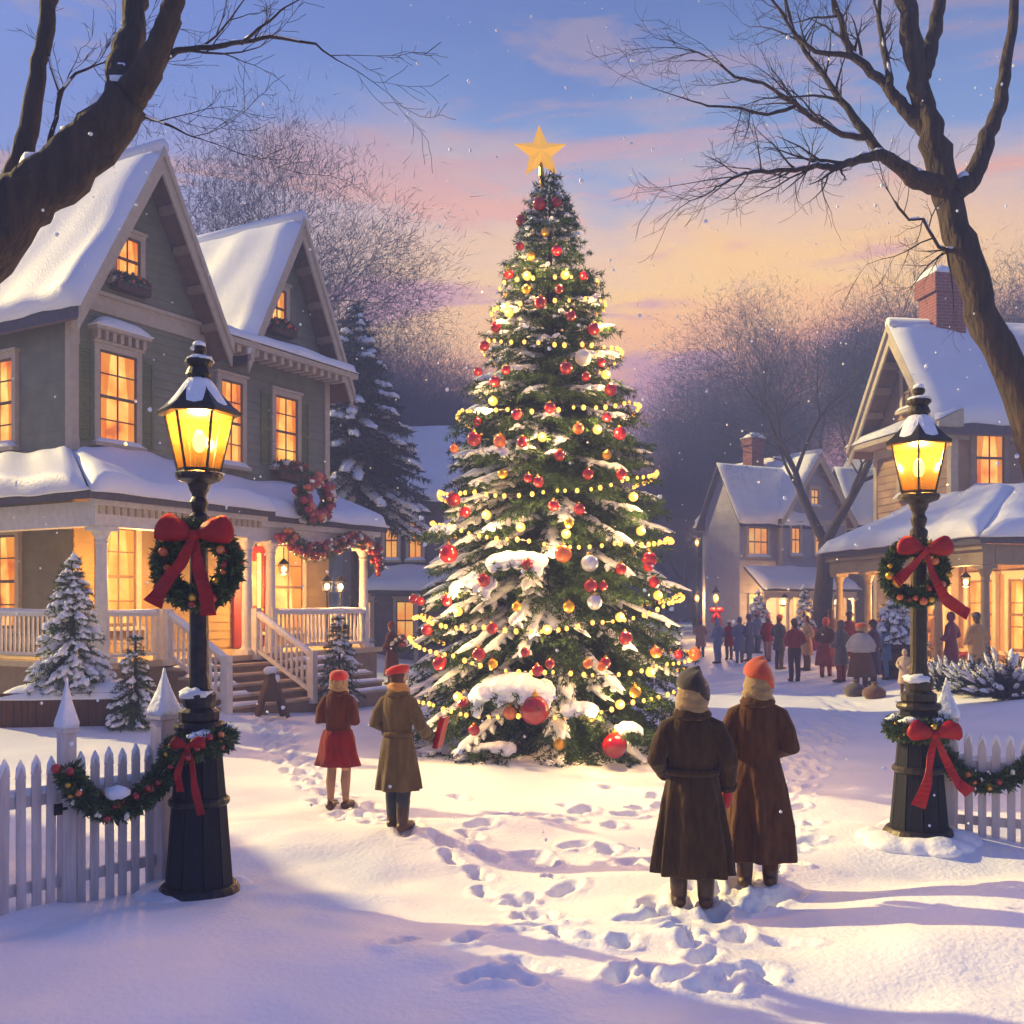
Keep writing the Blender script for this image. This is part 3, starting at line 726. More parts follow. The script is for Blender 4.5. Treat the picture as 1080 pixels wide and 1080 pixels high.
# dormer on the roof plane facing the street end
m = MB(); m.prism([(-1.3,7.6),(-.35,7.6),(-.35,8.6),(-.82,9.25),(-1.3,8.6)], 3.0, 4.1); dm = m.build('dormer', M_sidt, H2)
m = MB(); m.snow((-.2,2.85,8.5),(-.2,4.25,8.5),(-.82,4.25,9.32),(-.82,2.85,9.32),.16,8,6,41); m.snow((-1.45,2.85,8.5),(-1.45,4.25,8.5),(-.82,4.25,9.32),(-.82,2.85,9.32),.16,8,6,42); m.build('snow', M_snow, dm, smooth=True)
# chimney
m = MB(); m.box(-2.1,-1.32,.45,1.25,8.2,9.75); m.box(-2.18,-1.24,.37,1.33,9.75,10.2); ch = m.build('chimney', M_brick, H2)
m = MB(); m.snow((-2.2,.35,10.2),(-1.22,.35,10.2),(-1.22,1.35,10.2),(-2.2,1.35,10.2),.16,8,8,43); m.build('snow', M_snowc, ch, smooth=True)
# sun porch: lower block + roof
m = MB(); m.prism([(-1.2,.3),(3.2,.3),(3.2,9),(.01,9),(.01,-.02),(-1.2,-.02)], -.2, 3.9, 'z'); m.build('porch_wall', M_sidt, H2)
PE = 3.22
mm = hip([(-1.3,-2.6,PE),(4.9,-2.6,PE),(2.2,.0,4.45),(-1.0,.0,4.45)]); q1 = mm.build('porch_roof', M_shing, H2)
mm = hip([(4.9,-2.6,PE),(4.9,9,PE),(2.2,9,4.45),(2.2,0,4.45)]); q2 = mm.build('porch_roof', M_shing, H2)
mm = hip([(2.2,.0,4.45),(2.2,9,4.45),(.05,9,4.55),(.05,0,4.55)]); q3 = mm.build('porch_roof', M_shing, H2)
m = MB(); m.snow((-1.35,-2.68,PE),(4.98,-2.68,PE),(2.2,.03,4.47),(-1.0,-.01,4.47),.2,36,12,44); m.build('snow', M_snow, q1, smooth=True)
m = MB(); m.snow((4.98,-2.66,PE),(4.98,9,PE),(2.2,9,4.47),(2.2,0,4.47),.2,30,12,45); m.build('snow', M_snow, q2, smooth=True)
m = MB(); m.snow((2.25,0,4.46),(2.25,9,4.46),(.04,9,4.56),(.04,0,4.56),.14,20,8,46); m.build('snow', M_snow, q3, smooth=True)
m = MB(); m.box(-1.2,4.75,-2.45,-2.2,2.72,3.1); m.box(-1.28,4.83,-2.53,-2.452,3.0,3.12); m.box(4.5,4.75,-2.19,9,2.72,3.1); m.box(-1.2,-.95,-2.19,-.03,2.72,3.1); m.build('porch_beam', M_trimd, H2)
m = MB(); m.box(-1.2,4.75,-2.4,.28,.2,.72); m.box(3.22,4.75,.281,9,.2,.72); m.build('porch_floor', M_step, H2)
for x in (-1.0,.35,1.7,3.1,4.6): column(H2, x, -2.3, .72, 2.71, .085, M_trimd)
column(H2, 4.6, 1.6, .72, 2.71, .085, M_trimd)
window(H2, TF(-.55,-.02, .98), .7, 1.5, 2, 3, snow=False, seed=47, pane=M_pane); window(H2, TF(.75,.3,.98), .9, 1.55, 2, 3, snow=False, seed=48); window(H2, TF(2.2,.3,.98), .9, 1.55, 2, 3, snow=False, seed=49)
window(H2, TF(3.2,1.4,.98,math.pi/2), .9, 1.55, 2, 3, snow=False, seed=50); window(H2, TF(3.2,3.6,.98,math.pi/2), .9, 1.55, 2, 3, snow=False, seed=51)
bpy.context.view_layer.update()
def hw2(x, y, z): return H2.matrix_world @ Vector((x, y, z))
for (x, l) in ((.05,'far'),(1.4,'middle'),(2.8,'near')):
    lantern_small('porch_lantern', hw2(x,-1.5,2.35), f'lit lantern hanging at the {l} part of the right tan house porch', 0, s=1.1)
for x in (.4, 2.6): point('porch_light', hw2(x,-1.35,2.1), 230, (1,.52,.16), .12)
point('porch_light', hw2(4.0,3,2.2), 160, (1,.52,.16), .12)

# ---- simple houses further off
def small_house(label, loc, rz, W_, Dp, eave, ridge, wallm, cross=None, porch=True, wins=(), seed=0, chimney=None, name='house', swin=()):
    h = empty(name, loc, label, 'house', rz)
    m = MB(); m.prism([(0,-.5),(W_,-.5),(W_,eave),(W_/2,ridge),(0,eave)], 0, Dp); m.build('wall', wallm, h)
    gable_roof(h, 0, W_, W_/2, ridge, eave, eave, -.45, Dp+.45, .5, .5, th=.14, snow=.2, seed=seed, barge=.28)
    m = MB()
    for x in (-.03, W_-.13): m.box(x, x+.16, -.03, .1, -.3, eave-.1)
    m.box(.13, W_-.13, -.03, -.001, eave-.35, eave-.1); m.split('corner_board', M_trim, h)
    for (x, z, w_, h_) in wins: window(h, TF(x, 0, z), w_, h_, 2, 2, pane=M_panef, seed=int(x*10+z), cas=.12)
    for (y, z, w_, h_) in swin: window(h, TF(0, y, z, -math.pi/2), w_, h_, 3, 2, pane=M_panef, seed=int(y*10+z), cas=.12)
    if cross:  # cross gable over the left flank: ridge runs along x
        y0, y1, zr, x0 = cross
        yc = (y0+y1)/2
        m = MB(); m.prism([(y0,eave),(y1,eave),(yc,zr)], x0, W_/2, 'x'); m.build('wall', wallm, h)
        mm = MB()
        for (ya, yb) in ((y0-.3, yc), (y1+.3, yc)):
            mm.prism([(ya,eave-.25),(yb,zr+.05),(yb,zr+.2),(ya,eave-.1)], x0-.4, W_/2, 'x')
        r2 = mm.build('roof', M_shing, h)
        q = MB(); q.snow((W_/2,y0-.33,eave-.1),(x0-.42,y0-.33,eave-.1),(x0-.42,yc,zr+.2),(W_/2,yc,zr+.2),.2,14,10,seed+3); q.snow((x0-.42,y1+.33,eave-.1),(W_/2,y1+.33,eave-.1),(W_/2,yc,zr+.2),(x0-.42,yc,zr+.2),.2,14,10,seed+4); q.build('snow', M_snow, r2, smooth=True)
    if porch:
        px0, px1, d, ze, zt = porch
        mm = hip([(px0,-d,ze),(px1,-d,ze),(px1-.3,0,zt),(px0+.3,0,zt)]); pr = mm.build('porch_roof', M_shing, h)
        q = MB(); q.snow((px0-.05,-d-.06,ze),(px1+.05,-d-.06,ze),(px1-.3,-.02,zt+.02),(px0+.3,-.02,zt+.02),.2,20,8,seed+7); q.build('snow', M_snow, pr, smooth=True)
        q = MB(); q.box(px0+.15,px1-.15,-d+.1,-d+.28,ze-.42,ze-.13); q.build('porch_beam', M_trim, h)
        n = max(2, int((px1-px0)/1.5))
        for k in range(n+1): column(h, px0+.25+(px1-px0-.5)*k/n, -d+.19, -.1, ze-.42, .09, M_trim)
    if chimney:
        x, y, z0, z1 = chimney
        m = MB(); m.box(x-.4,x+.4,y-.35,y+.35,z0,z1-.4); m.box(x-.47,x+.47,y-.42,y+.42,z1-.4,z1); c = m.build('chimney', M_brick, h)
        q = MB(); q.snow((x-.5,y-.45,z1),(x+.5,y-.45,z1),(x+.5,y+.45,z1),(x-.5,y+.45,z1),.25,8,8,seed+9); q.build('snow', M_snowc, c, smooth=True)
    return h
# grey house across the street, gable end towards the camera right
c3 = P(823, 684, 50); c3.z = -.1
h3 = small_house('pale grey two storey house with brick chimney far down the street beside the bare tree', (c3.x, 50, -.1), R(28), 4.4, 6, 6.6, 9.6, M_sidg,
    cross=None, porch=(-2.6,3.6,1.7,3.0,4.1), wins=((.95,4.7,.55,1.5),(2.5,4.7,.55,1.5),(1.3,1.0,.7,1.7),(3.0,1.0,.7,1.7),(2.2,7.2,.5,.8)), seed=60, chimney=(1.1,3.2,7.8,10.9))
# its left wing, ridge parallel to the street
wg = MB(); wg.prism([(.3,-.5),(2.9,-.5),(2.9,6.6),(1.6,9.0),(.3,6.6)], -2.3, .0, 'x'); wg.build('wing_wall', M_sidg, h3)
wr = MB()
for (ya, yb) in ((-.05, 1.6), (3.25, 1.6)): wr.prism([(ya,6.0),(yb,9.05),(yb,9.2),(ya,6.15)], -2.6, 2.0, 'x')
wr_ = wr.build('wing_roof', M_shing, h3)
q = MB(); q.snow((2.0,-.1,6.15),(-2.65,-.1,6.15),(-2.65,1.6,9.2),(2.0,1.6,9.2),.22,16,10,63); q.build('snow', M_snow, wr_, smooth=True)
window(h3, TF(-1.2,.3,4.6), 1.2, 1.4, 3, 2, pane=M_panef, seed=66); window(h3, TF(-1.3,.3,1.0), .7, 1.6, 2, 2, pane=M_panef, snow=False, seed=67)
shade_house = small_house('unseen house added beyond the left end of the picket fence to shade the foreground snow', (-21, 9.2, -.1), R(0), 7.5, 5.8, 5.8, 9.2, M_sidt, porch=None, wins=((1.6,1.2,.8,1.5),(4.6,1.2,.8,1.5)), seed=90, chimney=(5.6,3.6,7.0,10.6))  # added out-of-view house, placed and sized to cast the foreground shade
bpy.context.view_layer.update()
point('porch_light', h3.matrix_world @ Vector((-.6,-1.1,2.4)), 200, (1,.55,.18), .15); point('porch_light', h3.matrix_world @ Vector((2.6,-1.2,2.4)), 200, (1,.55,.18), .15)
for (x, l) in ((-1.2,'left'),(2.2,'right')): lantern_small('porch_lantern', h3.matrix_world @ Vector((x,-1.5,2.2)), f'lit lantern under the {l} part of the distant grey house porch', 0, s=1.8)
# blue roofed house between
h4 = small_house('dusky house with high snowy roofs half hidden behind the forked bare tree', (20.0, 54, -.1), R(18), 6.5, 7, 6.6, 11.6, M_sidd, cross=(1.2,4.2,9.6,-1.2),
    porch=(-1.5,6,1.6,3.1,4.1), wins=((1.4,4.6,.7,1.5),(4.4,4.6,.7,1.5),(3.2,7.6,.6,1.1),(1.5,1.0,.8,1.6)), seed=70)
# small dark house behind the tree on the left
h5 = small_house('dim brown house with plain snowy roof between the big green house and the christmas tree', (-4.7, 40, -.1), R(-14), 9.0, 6, 6.2, 6.25, M_sidd, porch=(-.6,3.6,1.6,2.9,3.9),
    wins=((.8,4.1,.5,1.5),(1.6,4.1,.5,1.5),(.9,.9,.7,1.5),(3.0,.9,.7,1.5),(3.2,4.1,.5,1.5)), seed=80) if False else None
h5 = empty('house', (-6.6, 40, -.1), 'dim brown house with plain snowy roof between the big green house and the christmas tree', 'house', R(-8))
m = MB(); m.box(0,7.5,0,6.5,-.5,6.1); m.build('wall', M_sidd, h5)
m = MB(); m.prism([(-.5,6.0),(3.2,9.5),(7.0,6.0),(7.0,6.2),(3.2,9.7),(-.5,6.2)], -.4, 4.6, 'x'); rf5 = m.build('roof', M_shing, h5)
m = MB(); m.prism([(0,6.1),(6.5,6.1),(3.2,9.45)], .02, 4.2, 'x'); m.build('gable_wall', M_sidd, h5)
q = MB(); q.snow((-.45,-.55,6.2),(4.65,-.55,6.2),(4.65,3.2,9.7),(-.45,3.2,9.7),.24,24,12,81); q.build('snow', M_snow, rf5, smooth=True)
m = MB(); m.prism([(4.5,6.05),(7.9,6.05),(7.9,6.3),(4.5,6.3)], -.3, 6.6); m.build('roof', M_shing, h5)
for (x, z, a, b) in ((1.95,4.0,.5,1.5),(2.9,4.0,.5,1.5),(2.5,.9,.7,1.5),(.8,.9,.7,1.5),(4.4,4.0,.5,1.5)): window(h5, TF(x,0,z), a, b, 2, 2, pane=M_panef, seed=int(x*7))
mm = hip([(1.2,-1.8,2.8),(5.5,-1.8,2.8),(5.2,0,3.7),(1.5,0,3.7)]); pr5 = mm.build('porch_roof', M_shing, h5)
q = MB(); q.snow((1.15,-1.86,2.8),(5.55,-1.86,2.8),(5.2,-.02,3.72),(1.5,-.02,3.72),.2,16,8,83); q.build('snow', M_snow, pr5, smooth=True)
for x in (1.4,3.3,5.2): column(h5, x, -1.6, -.1, 2.68, .09, M_trim)
bpy.context.view_layer.update()
# ================================================================== conifers
def needles(A, B, per_m, ln, wd, rng, fwd=.55, droop=0.0):
    """triangular needle tufts along segments A->B (numpy)"""
    D_ = B-A; Ln = np.linalg.norm(D_, axis=1); cnt = np.maximum(1, (Ln*per_m).astype(int))
    idx = np.repeat(np.arange(len(A)), cnt); M = len(idx)
    t = rng.random(M)[:,None]; d = D_[idx]/np.maximum(Ln[idx],1e-6)[:,None]
    p = A[idx]+D_[idx]*t
    rv = rng.normal(size=(M,3)); rv -= d*(rv*d).sum(1,keepdims=True); rv /= np.maximum(np.linalg.norm(rv,axis=1,keepdims=True),1e-6)
    nd = d*fwd+rv*(1-fwd*.4); nd[:,2] -= droop; nd /= np.linalg.norm(nd,axis=1,keepdims=True)
    L_ = (ln*(.7+.6*rng.random(M)))[:,None]
    sd = np.cross(nd, rng.normal(size=(M,3))); sd /= np.maximum(np.linalg.norm(sd,axis=1,keepdims=True),1e-6)
    w = wd*(.7+.6*rng.random(M))[:,None]
    V = np.stack([p-sd*w, p+sd*w, p+nd*L_], 1).reshape(-1,3)
    return V, np.arange(M*3).reshape(-1,3)

def lobes(items, rng, seg=7, rings=5):
    """flattened, tapering snow lumps: (base, tip, width, thick)"""
    VV = []; FF = []; base = 0
    tt = np.linspace(0, 1, rings)
    for (a, b, w_, th) in items:
        a = np.array(a); b = np.array(b); d = b-a; L = np.linalg.norm(d)
        if L < 1e-4: continue
        d = d/L; s = np.cross(d, [0,0,1.0]); s /= max(np.linalg.norm(s), 1e-6); u = np.cross(s, d)
        if u[2] < 0: u = -u
        prof = np.array([.25,.85,1.0,.7,.12])[:rings]
        vs = []
        for i, t in enumerate(tt):
            c = a+d*(L*t); c[2] += .0
            for k in range(seg):
                an = 2*math.pi*k/seg
                rr = prof[i]*(1+rng.uniform(-.16,.16))
                ca, sa = math.cos(an), math.sin(an)
                vs.append(c+s*(ca*w_*rr)+u*((sa if sa > 0 else sa*.35)*th*rr))
        n0 = base
        for i in range(rings-1):
            for k in range(seg):
                k2 = (k+1) % seg
                FF.append((n0+i*seg+k, n0+i*seg+k2, n0+(i+1)*seg+k2)); FF.append((n0+i*seg+k, n0+(i+1)*seg+k2, n0+(i+1)*seg+k))
        VV.extend(vs); base += len(vs)
    return np.array(VV), np.array(FF)

def conifer(root, H, prof, nb, seed, nl=.075, nw=.007, per_m=70, snow_p=.5, mneed=None, z0=.1, snow_scale=1.0, trunk_r=.12, density=1.0, snow_bias=None, twig=.34, upper=.35):
    """prof(z/H)->radius. Builds trunk, foliage and snow as parts of root (local space)"""
    rng = np.random.default_rng(seed); mneed = mneed or M_need
    zs = []
    while len(zs) < nb:
        f = rng.random()
        if rng.random() < (prof(f)/prof(0.0))*.9+.12: zs.append(f)
    zs = sorted(zs)
    SA = []; SB = []; snow = []; limb = MB()
    ga = 2.399963; phi = rng.random()*6
    for i, f in enumerate(zs):
        z = z0+f*(H-z0); r = prof(f)
        inner = rng.random() < .22
        L = r*(rng.uniform(.88,1.06) if not inner else rng.uniform(.5,.78))
        phi = (i*ga+rng.uniform(-.5,.5))
        dx, dy = math.cos(phi), math.sin(phi)
        rise = (-.02-.30*(1-f)+.75*max(0, f-.6))*1.0+rng.uniform(-.08,.08)
        n = 7; pts = []
        for k in range(n):
            t = k/(n-1)
            zz = z+L*(rise*t-.30*(1-f*.6)*t*t+.10*t**4)+.0
            pts.append(np.array([dx*L*t, dy*L*t, max(zz, .03)]))
        pts = np.array(pts)
        for k in range(n-1):
            if k >= 1: SA.append(pts[k]); SB.append(pts[k+1])
        # side twigs
        nt = max(4, int(L*9*density)); side = np.array([-dy, dx, 0])
        snowy = rng.random() < (snow_p if snow_bias is None else snow_bias(phi, f))
        tips = []
        for j in range(nt):
            t = .16+.84*(j+rng.random()*.7)/nt
            k = min(n-2, int(t*(n-1))); q = t*(n-1)-k; p = pts[k]*(1-q)+pts[k+1]*q
            fw = (pts[k+1]-pts[k]); fw = fw/np.linalg.norm(fw)
            sg = 1 if j % 2 else -1
            tl = twig*min(1.0,L*.8+.25)*(1.15-.75*t)*rng.uniform(.7,1.2)+.06
            d = fw*.75+side*sg*rng.uniform(.55,.95)+np.array([0,0,rng.uniform(-.28,.06)])
            d = d/np.linalg.norm(d); mid = p+d*tl*.55; e = p+d*tl+np.array([0,0,-.12*tl])
            SA += [p, mid]; SB += [mid, e]
            # twiglets
            for u in (.35,.6,.8):
                qq = p+(e-p)*u; dd = d*.7+side*rng.uniform(-.8,.8)+np.array([0,0,rng.uniform(-.25,.2)]); dd = dd/np.linalg.norm(dd)
                SA.append(qq); SB.append(qq+dd*tl*.36)
            if snowy and t > upper and rng.random() < .8:
                off = np.array([0,0,.022*snow_scale])
                snow.append((p+off, p+(e-p)*rng.uniform(.75,1.0)+off, (.045+.05*tl)*snow_scale*rng.uniform(.8,1.3), .045*snow_scale*rng.uniform(.7,1.2)))
        if snowy:
            for k in range(2, n-1):
                off = np.array([0,0,.03*snow_scale]); w = (.10*min(1,L*.6)+.03)*snow_scale*(1.1-.5*k/n)
                a = pts[k]+off; b = pts[k+1]+off
                b = b+(b-a)*.45
                snow.append((a-(b-a)*.25, b, w*rng.uniform(.8,1.25), .07*snow_scale*rng.uniform(.7,1.2)))
        if L > .4: limb.tube([pts[0], pts[2], pts[4]], [max(.008,.02*L), .012*L, .005*L], 5, cap=False)
    SA = np.array(SA); SB = np.array(SB)
    V, Fc = needles(SA, SB, per_m, nl, nw, rng, droop=.12)
    limb.tube([(0,0,-.2),(0,0,H*.5),(0,0,H*.97)], [trunk_r, trunk_r*.6, .015], 10)
    limb.build('trunk', M_bark, root)
    fo = mesh_np('foliage', V, Fc, mneed, root)
    if snow:
        V, Fc = lobes(snow, rng); mesh_np('snow', V, Fc, M_snowc, root, smooth=True)
    return fo

# ---- the christmas tree
TX, TY = .58, 15.7; TZ = gzf(TX, TY)-.05
CT = empty('christmas_tree', (TX, TY, TZ), 'tall snow dusted christmas tree strung with warm lights standing in the snowy square', 'christmas tree')
TH = 8.75-TZ
ky = [800,760,700,650,600,550,500,450,400,350,300,260,220,185]
kr = [128,148,157,143,134,124,112,100,84,66,49,37,21,4]
fz = [((637-y)*.01454+CAMZ-TZ)/TH for y in ky]; fr = [v*.01454 for v in kr]
def tprof(f): return float(np.interp(f, [0]+fz[1:], [2.02]+fr[1:]))
def sbias(phi, f):
    left = -math.cos(phi)   # wind and sun side carries more snow
    return max(.24,.36+.32*left)
conifer(CT, TH, tprof, 860, 5, nl=.085, nw=.0085, per_m=74, trunk_r=.16, z0=.22, snow_bias=sbias, snow_scale=.92, twig=.36)
# big soft snow pillows on the heavy lower boughs
def surf(px, py, push=1.0):
    """world point on the front of the tree seen at a pixel"""
    D = TY
    for _ in range(8):
        p = P(px, py, D); f = (p.z-TZ)/TH; r = tprof(min(1,max(0,f)))*push; dx = p.x-TX
        D = TY-math.sqrt(max(0, r*r-dx*dx))
    return P(px, py, D)
rng = np.random.default_rng(12); pm = MB(); PA = []
for (px, py, w_, h_) in ((540,720,78,26),(612,744,30,12),(545,586,58,18),(498,612,42,18),(520,786,40,10),(465,556,26,9),
                      (664,766,26,8),(522,474,24,8),(508,432,18,6)):
    n = max(4, int(w_/11)); k_ = .01454
    for j in range(n):
        u = -1+2*(j+.5)/n+rng.uniform(-.06,.06); x = px+u*w_/2; y = py+u*u*h_*.55+rng.uniform(-.05,.05)*h_
        c = surf(x, y, 1.03)-CT.location; ax = Vector((c.x, c.y, 0)).normalized()
        ang = math.atan2(ax.y, ax.x)
        rw = w_/n*k_*.95*rng.uniform(.9,1.25); rot = Matrix.Rotation(ang, 3, 'Z') @ Matrix.Rotation(R(28+20*u*u), 3, 'Y')
        pm.ell(c-ax*.02, (h_*k_*.55*rng.uniform(.8,1.1)+.03, rw, h_*k_*.14+.018), 10, 8, rot)
        for _ in range(4):
            sd_ = Vector((-ax.y, ax.x, 0)); q0 = c-ax*.08+sd_*rng.uniform(-.12,.12)+Vector((0,0,-h_*k_*.3)); q1 = q0+ax*rng.uniform(.22,.42)+sd_*rng.uniform(-.12,.12)+Vector((0,0,-rng.uniform(.02,.2)))
            PA.append((tuple(q0), tuple(q1)))
        if rng.random() < .85:
            rot = Matrix.Rotation(ang+rng.uniform(-.35,.35), 3, 'Z') @ Matrix.Rotation(R(48+rng.uniform(-8,14)), 3, 'Y')
            pm.ell(c+ax*(h_*k_*.18)+Vector((0,0,-h_*k_*.36)), (h_*k_*.42*rng.uniform(.7,1.2)+.02, rw*.62, h_*k_*.13+.015), 10, 8, rot)
pm.jit(0, .022, 6.0); pa = np.array(PA); V, Fc = needles(pa[:,0], pa[:,1], 70, .08, .0085, rng, droop=.2); mesh_np('foliage', V, Fc, M_need, CT)
me = remesh(pm, .016, 1); me.materials.append(M_snowc); link('snow', me, CT)
# star on top
m = MB(); vs = []; fs = []
for k in range(10):
    a = math.pi/2+k*math.pi/5; r = .43 if k % 2 == 0 else .185
    vs.append((r*math.cos(a), 0, r*math.sin(a)))
vs += [(0,-.11,0),(0,.11,0)]
for k in range(10): fs.append((k, 10, (k+1) % 10)); fs.append(((k+1) % 10, 11, k))
m.add(vs, fs)
sm = bpy.data.materials.new('star_glow'); sm.use_nodes = True; b_ = sm.node_tree.nodes['Principled BSDF']
b_.inputs['Base Color'].default_value = lin('#e0a030'); b_.inputs['Roughness'].default_value = .25; b_.inputs['Metallic'].default_value = .4
b_.inputs['Emission Color'].default_value = (1,.52,.10,1); b_.inputs['Emission Strength'].default_value = .32
so_ = m.build('star', sm); so_.location = P(570, 161, TY); so_.rotation_euler = (0, R(-3), R(8))
tag(so_, 'golden five pointed star on the very top of the christmas tree', 'star')
m = MB(); m.lathe([(.03,-.52),(.045,-.35),(.02,-.1)], 8); m.build('socket', M_gold, so_)

# light strings: tilted rings that sag between boughs
ordn = ['topmost','second highest','third highest','fourth highest','middle','fourth lowest','third lowest','second lowest','lowest']
rows = [(262,.02,16),(292,.05,24),(345,-.05,36),(423,.05,50),(515,.12,64),(572,-.10,72),(661,.12,80),(707,-.08,84),(752,.12,88)]
bulb_m = None; bigs = []
for i, (py, tilt, nbul) in enumerate(rows):
    t = empty('light_string', (TX, TY, TZ), f'{ordn[i]} string of warm glowing bulbs wound round the christmas tree', 'light string', group='light strings on the christmas tree')
    zc = CAMZ-(py-HOR)/F*(TY-tprof(.3)); pts = []; n = 96
    def sp_(a, add=.03):
        z = zc+tilt*math.cos(a)*1.3+(.30*math.cos(a)**2-.05*abs(math.sin(a*4.5+i)))*min(1,(8.9-zc)/5)
        f = (z-TZ)/TH; r = tprof(min(1,max(0,f)))*.97+add
        return Vector((r*math.cos(a), r*math.sin(a), z-TZ))
    m = MB(); m.tube([sp_(2*math.pi*k/n) for k in range(n+1)], .007, 4, cap=False); m.build('wire', M_iron, t)
    rb = random.Random(i+50)
    for k in range(nbul):
        a = 2*math.pi*(k+rb.uniform(-.25,.25))/nbul; p = sp_(a, .05)
        if bulb_m is None:
            m = MB(); m.ell((0,0,0), (.026,.026,.032), 8, 6); o = m.build('bulb', M_bulb, t, smooth=True); bulb_m = o.data
        else: o = link('bulb', bulb_m, t)
        o.location = p; o.scale = (rb.uniform(.8,1.25),)*3
# the larger glowing globes with a real lamp in each
gb = None
GL = [(427,550),(540,551),(573,461),(640,395),(632,345),(556,292),(595,290),(667,525),(676,549),(654,650),(578,663),(683,710),(483,736),(627,756),(655,744),(483,645),(485,625),(515,543),(600,423),(696,628),(600,560),(640,660),(575,455),(537,330)]
GL = [(513,543),(549,556),(597,563),(572,461),(630,453),(639,395),(632,345),(556,291),(596,290),(668,524),(676,560),(654,651),(577,664),(686,709),(483,735),(623,756),(654,743),(485,624),(483,645),(694,628),(537,330),(520,423)]
def place_word(px, py):
    f = 'far left' if px < 490 else 'left' if px < 545 else 'middle' if px < 605 else 'right' if px < 655 else 'far right'
    lv = min(range(len(rows)), key=lambda q: abs(rows[q][0]-py)); ab = 'above' if py < rows[lv][0] else 'below'
    return f, f'{ab} the {ordn[lv]} light string'
for (px, py) in GL:
    p = surf(px, py, 1.02); f, lv = place_word(px, py)
    if gb is None:
        m = MB(); m.ell((0,0,0), .066, 14, 10); gb = m.build('globe_light', M_bulbb, smooth=True); o = gb
        m = MB(); m.lathe([(.02,.045),(.022,.075),(.01,.08)], 8); m.build('socket', M_iron, gb)
    else: o = copy_tree(gb)
    o.location = p
    tag(o, f'large glowing globe bulb on the tree, {f}, {lv}', 'light bulb', 'large glowing globes on the christmas tree')
    q = (p-Vector((TX,TY,p.z))).normalized()
    point('globe_lamp', p+q*.14+Vector((0,0,.02)), 19, (1,.58,.2), .05)
# ornaments
orn = {}
def ornament(px, py, r, kind, big=''):
    mm_ = {'red':M_redg,'orange':M_orag,'silver':M_silv,'gold':M_gold,'white':M_cream}[kind]
    if kind not in orn:
        m = MB(); m.ell((0,0,0), 1.0, 16, 12); o = m.build('ornament', mm_, smooth=True)
        m = MB(); m.lathe([(.22,.95),(.24,1.12),(.16,1.2)], 10); m.tube([(0,0,1.18),(.07,0,1.32),(0,0,1.42),(-.07,0,1.32),(0,0,1.18)], .025, 5); m.build('cap', M_gold, o)
        orn[kind] = o
    else: o = copy_tree(orn[kind])
    p = surf(px, py, 1.09); o.location = p; o.scale = (r*.01454*.9,)*3; o.rotation_euler = (R(py % 17-8), R(px % 15-7), R(px))
    f, lv = place_word(px, py); sz = 'large' if r >= 11 else 'small' if r < 6.5 else 'round'
    tag(o, f'{sz} {kind} ball ornament on the tree, {f}, {lv}', 'ornament', f'{kind} ornaments on the christmas tree')
O = [(564,749,15,'red'),(648,787,13,'red'),(473,584,10,'red'),(478,527,8,'red'),(463,700,7,'red'),(466,697,5,'red'),(471,633,6,'red'),(443,634,5,'red'),(436,632,5,'red'),(510,612,7,'red'),(519,663,6,'red'),
     (489,743,6,'red'),(594,584,9,'orange'),(622,594,9,'silver'),(685,590,8,'red'),(684,597,6,'red'),(654,457,7,'red'),(500,463,8,'red'),(479,473,5,'orange'),(527,465,7,'orange'),(551,466,6,'red'),
     (568,508,6,'red'),(557,504,5,'red'),(584,533,6,'red'),(611,537,6,'red'),(600,552,5,'gold'),(556,595,6,'red'),(623,618,7,'red'),(636,618,5,'red'),(627,635,8,'silver'),(660,673,7,'red'),(692,688,6,'orange'),
     (638,699,6,'red'),(620,700,5,'orange'),(635,703,5,'orange'),(554,688,5,'red'),(538,752,7,'orange'),(567,707,6,'red'),(539,752,5,'orange'),(733,690,7,'orange'),(716,690,5,'red'),(690,614,6,'red'),
     (569,215,8,'red'),(587,213,6,'red'),(551,233,8,'red'),(548,260,5,'red'),(587,264,6,'red'),(536,289,6,'red'),(616,291,5,'red'),(570,319,7,'red'),(602,333,6,'red'),(626,347,7,'red'),(523,345,6,'red'),(511,365,6,'red'),
     (504,392,5,'red'),(522,402,6,'red'),(534,390,5,'red'),(597,388,7,'red'),(644,411,7,'red'),(615,377,9,'white'),(634,382,5,'red'),(618,397,5,'red'),(545,437,6,'red'),(580,430,6,'red'),(610,452,6,'orange'),(640,440,5,'red'),
     (503,445,5,'red'),(590,480,6,'red'),(620,500,6,'red'),(655,500,6,'red'),(640,480,5,'gold'),(490,540,6,'red'),(530,500,5,'gold'),(545,640,5,'gold'),(600,640,6,'gold'),(580,700,5,'red'),(655,600,6,'red'),(505,690,7,'red'),(450,665,6,'red'),
     (520,700,5,'gold'),(670,730,6,'gold'),(500,770,6,'red'),(590,785,6,'gold'),(560,270,5,'gold'),(575,245,5,'gold'),(555,305,5,'gold'),(590,305,5,'red')]
for o in O: ornament(*o)

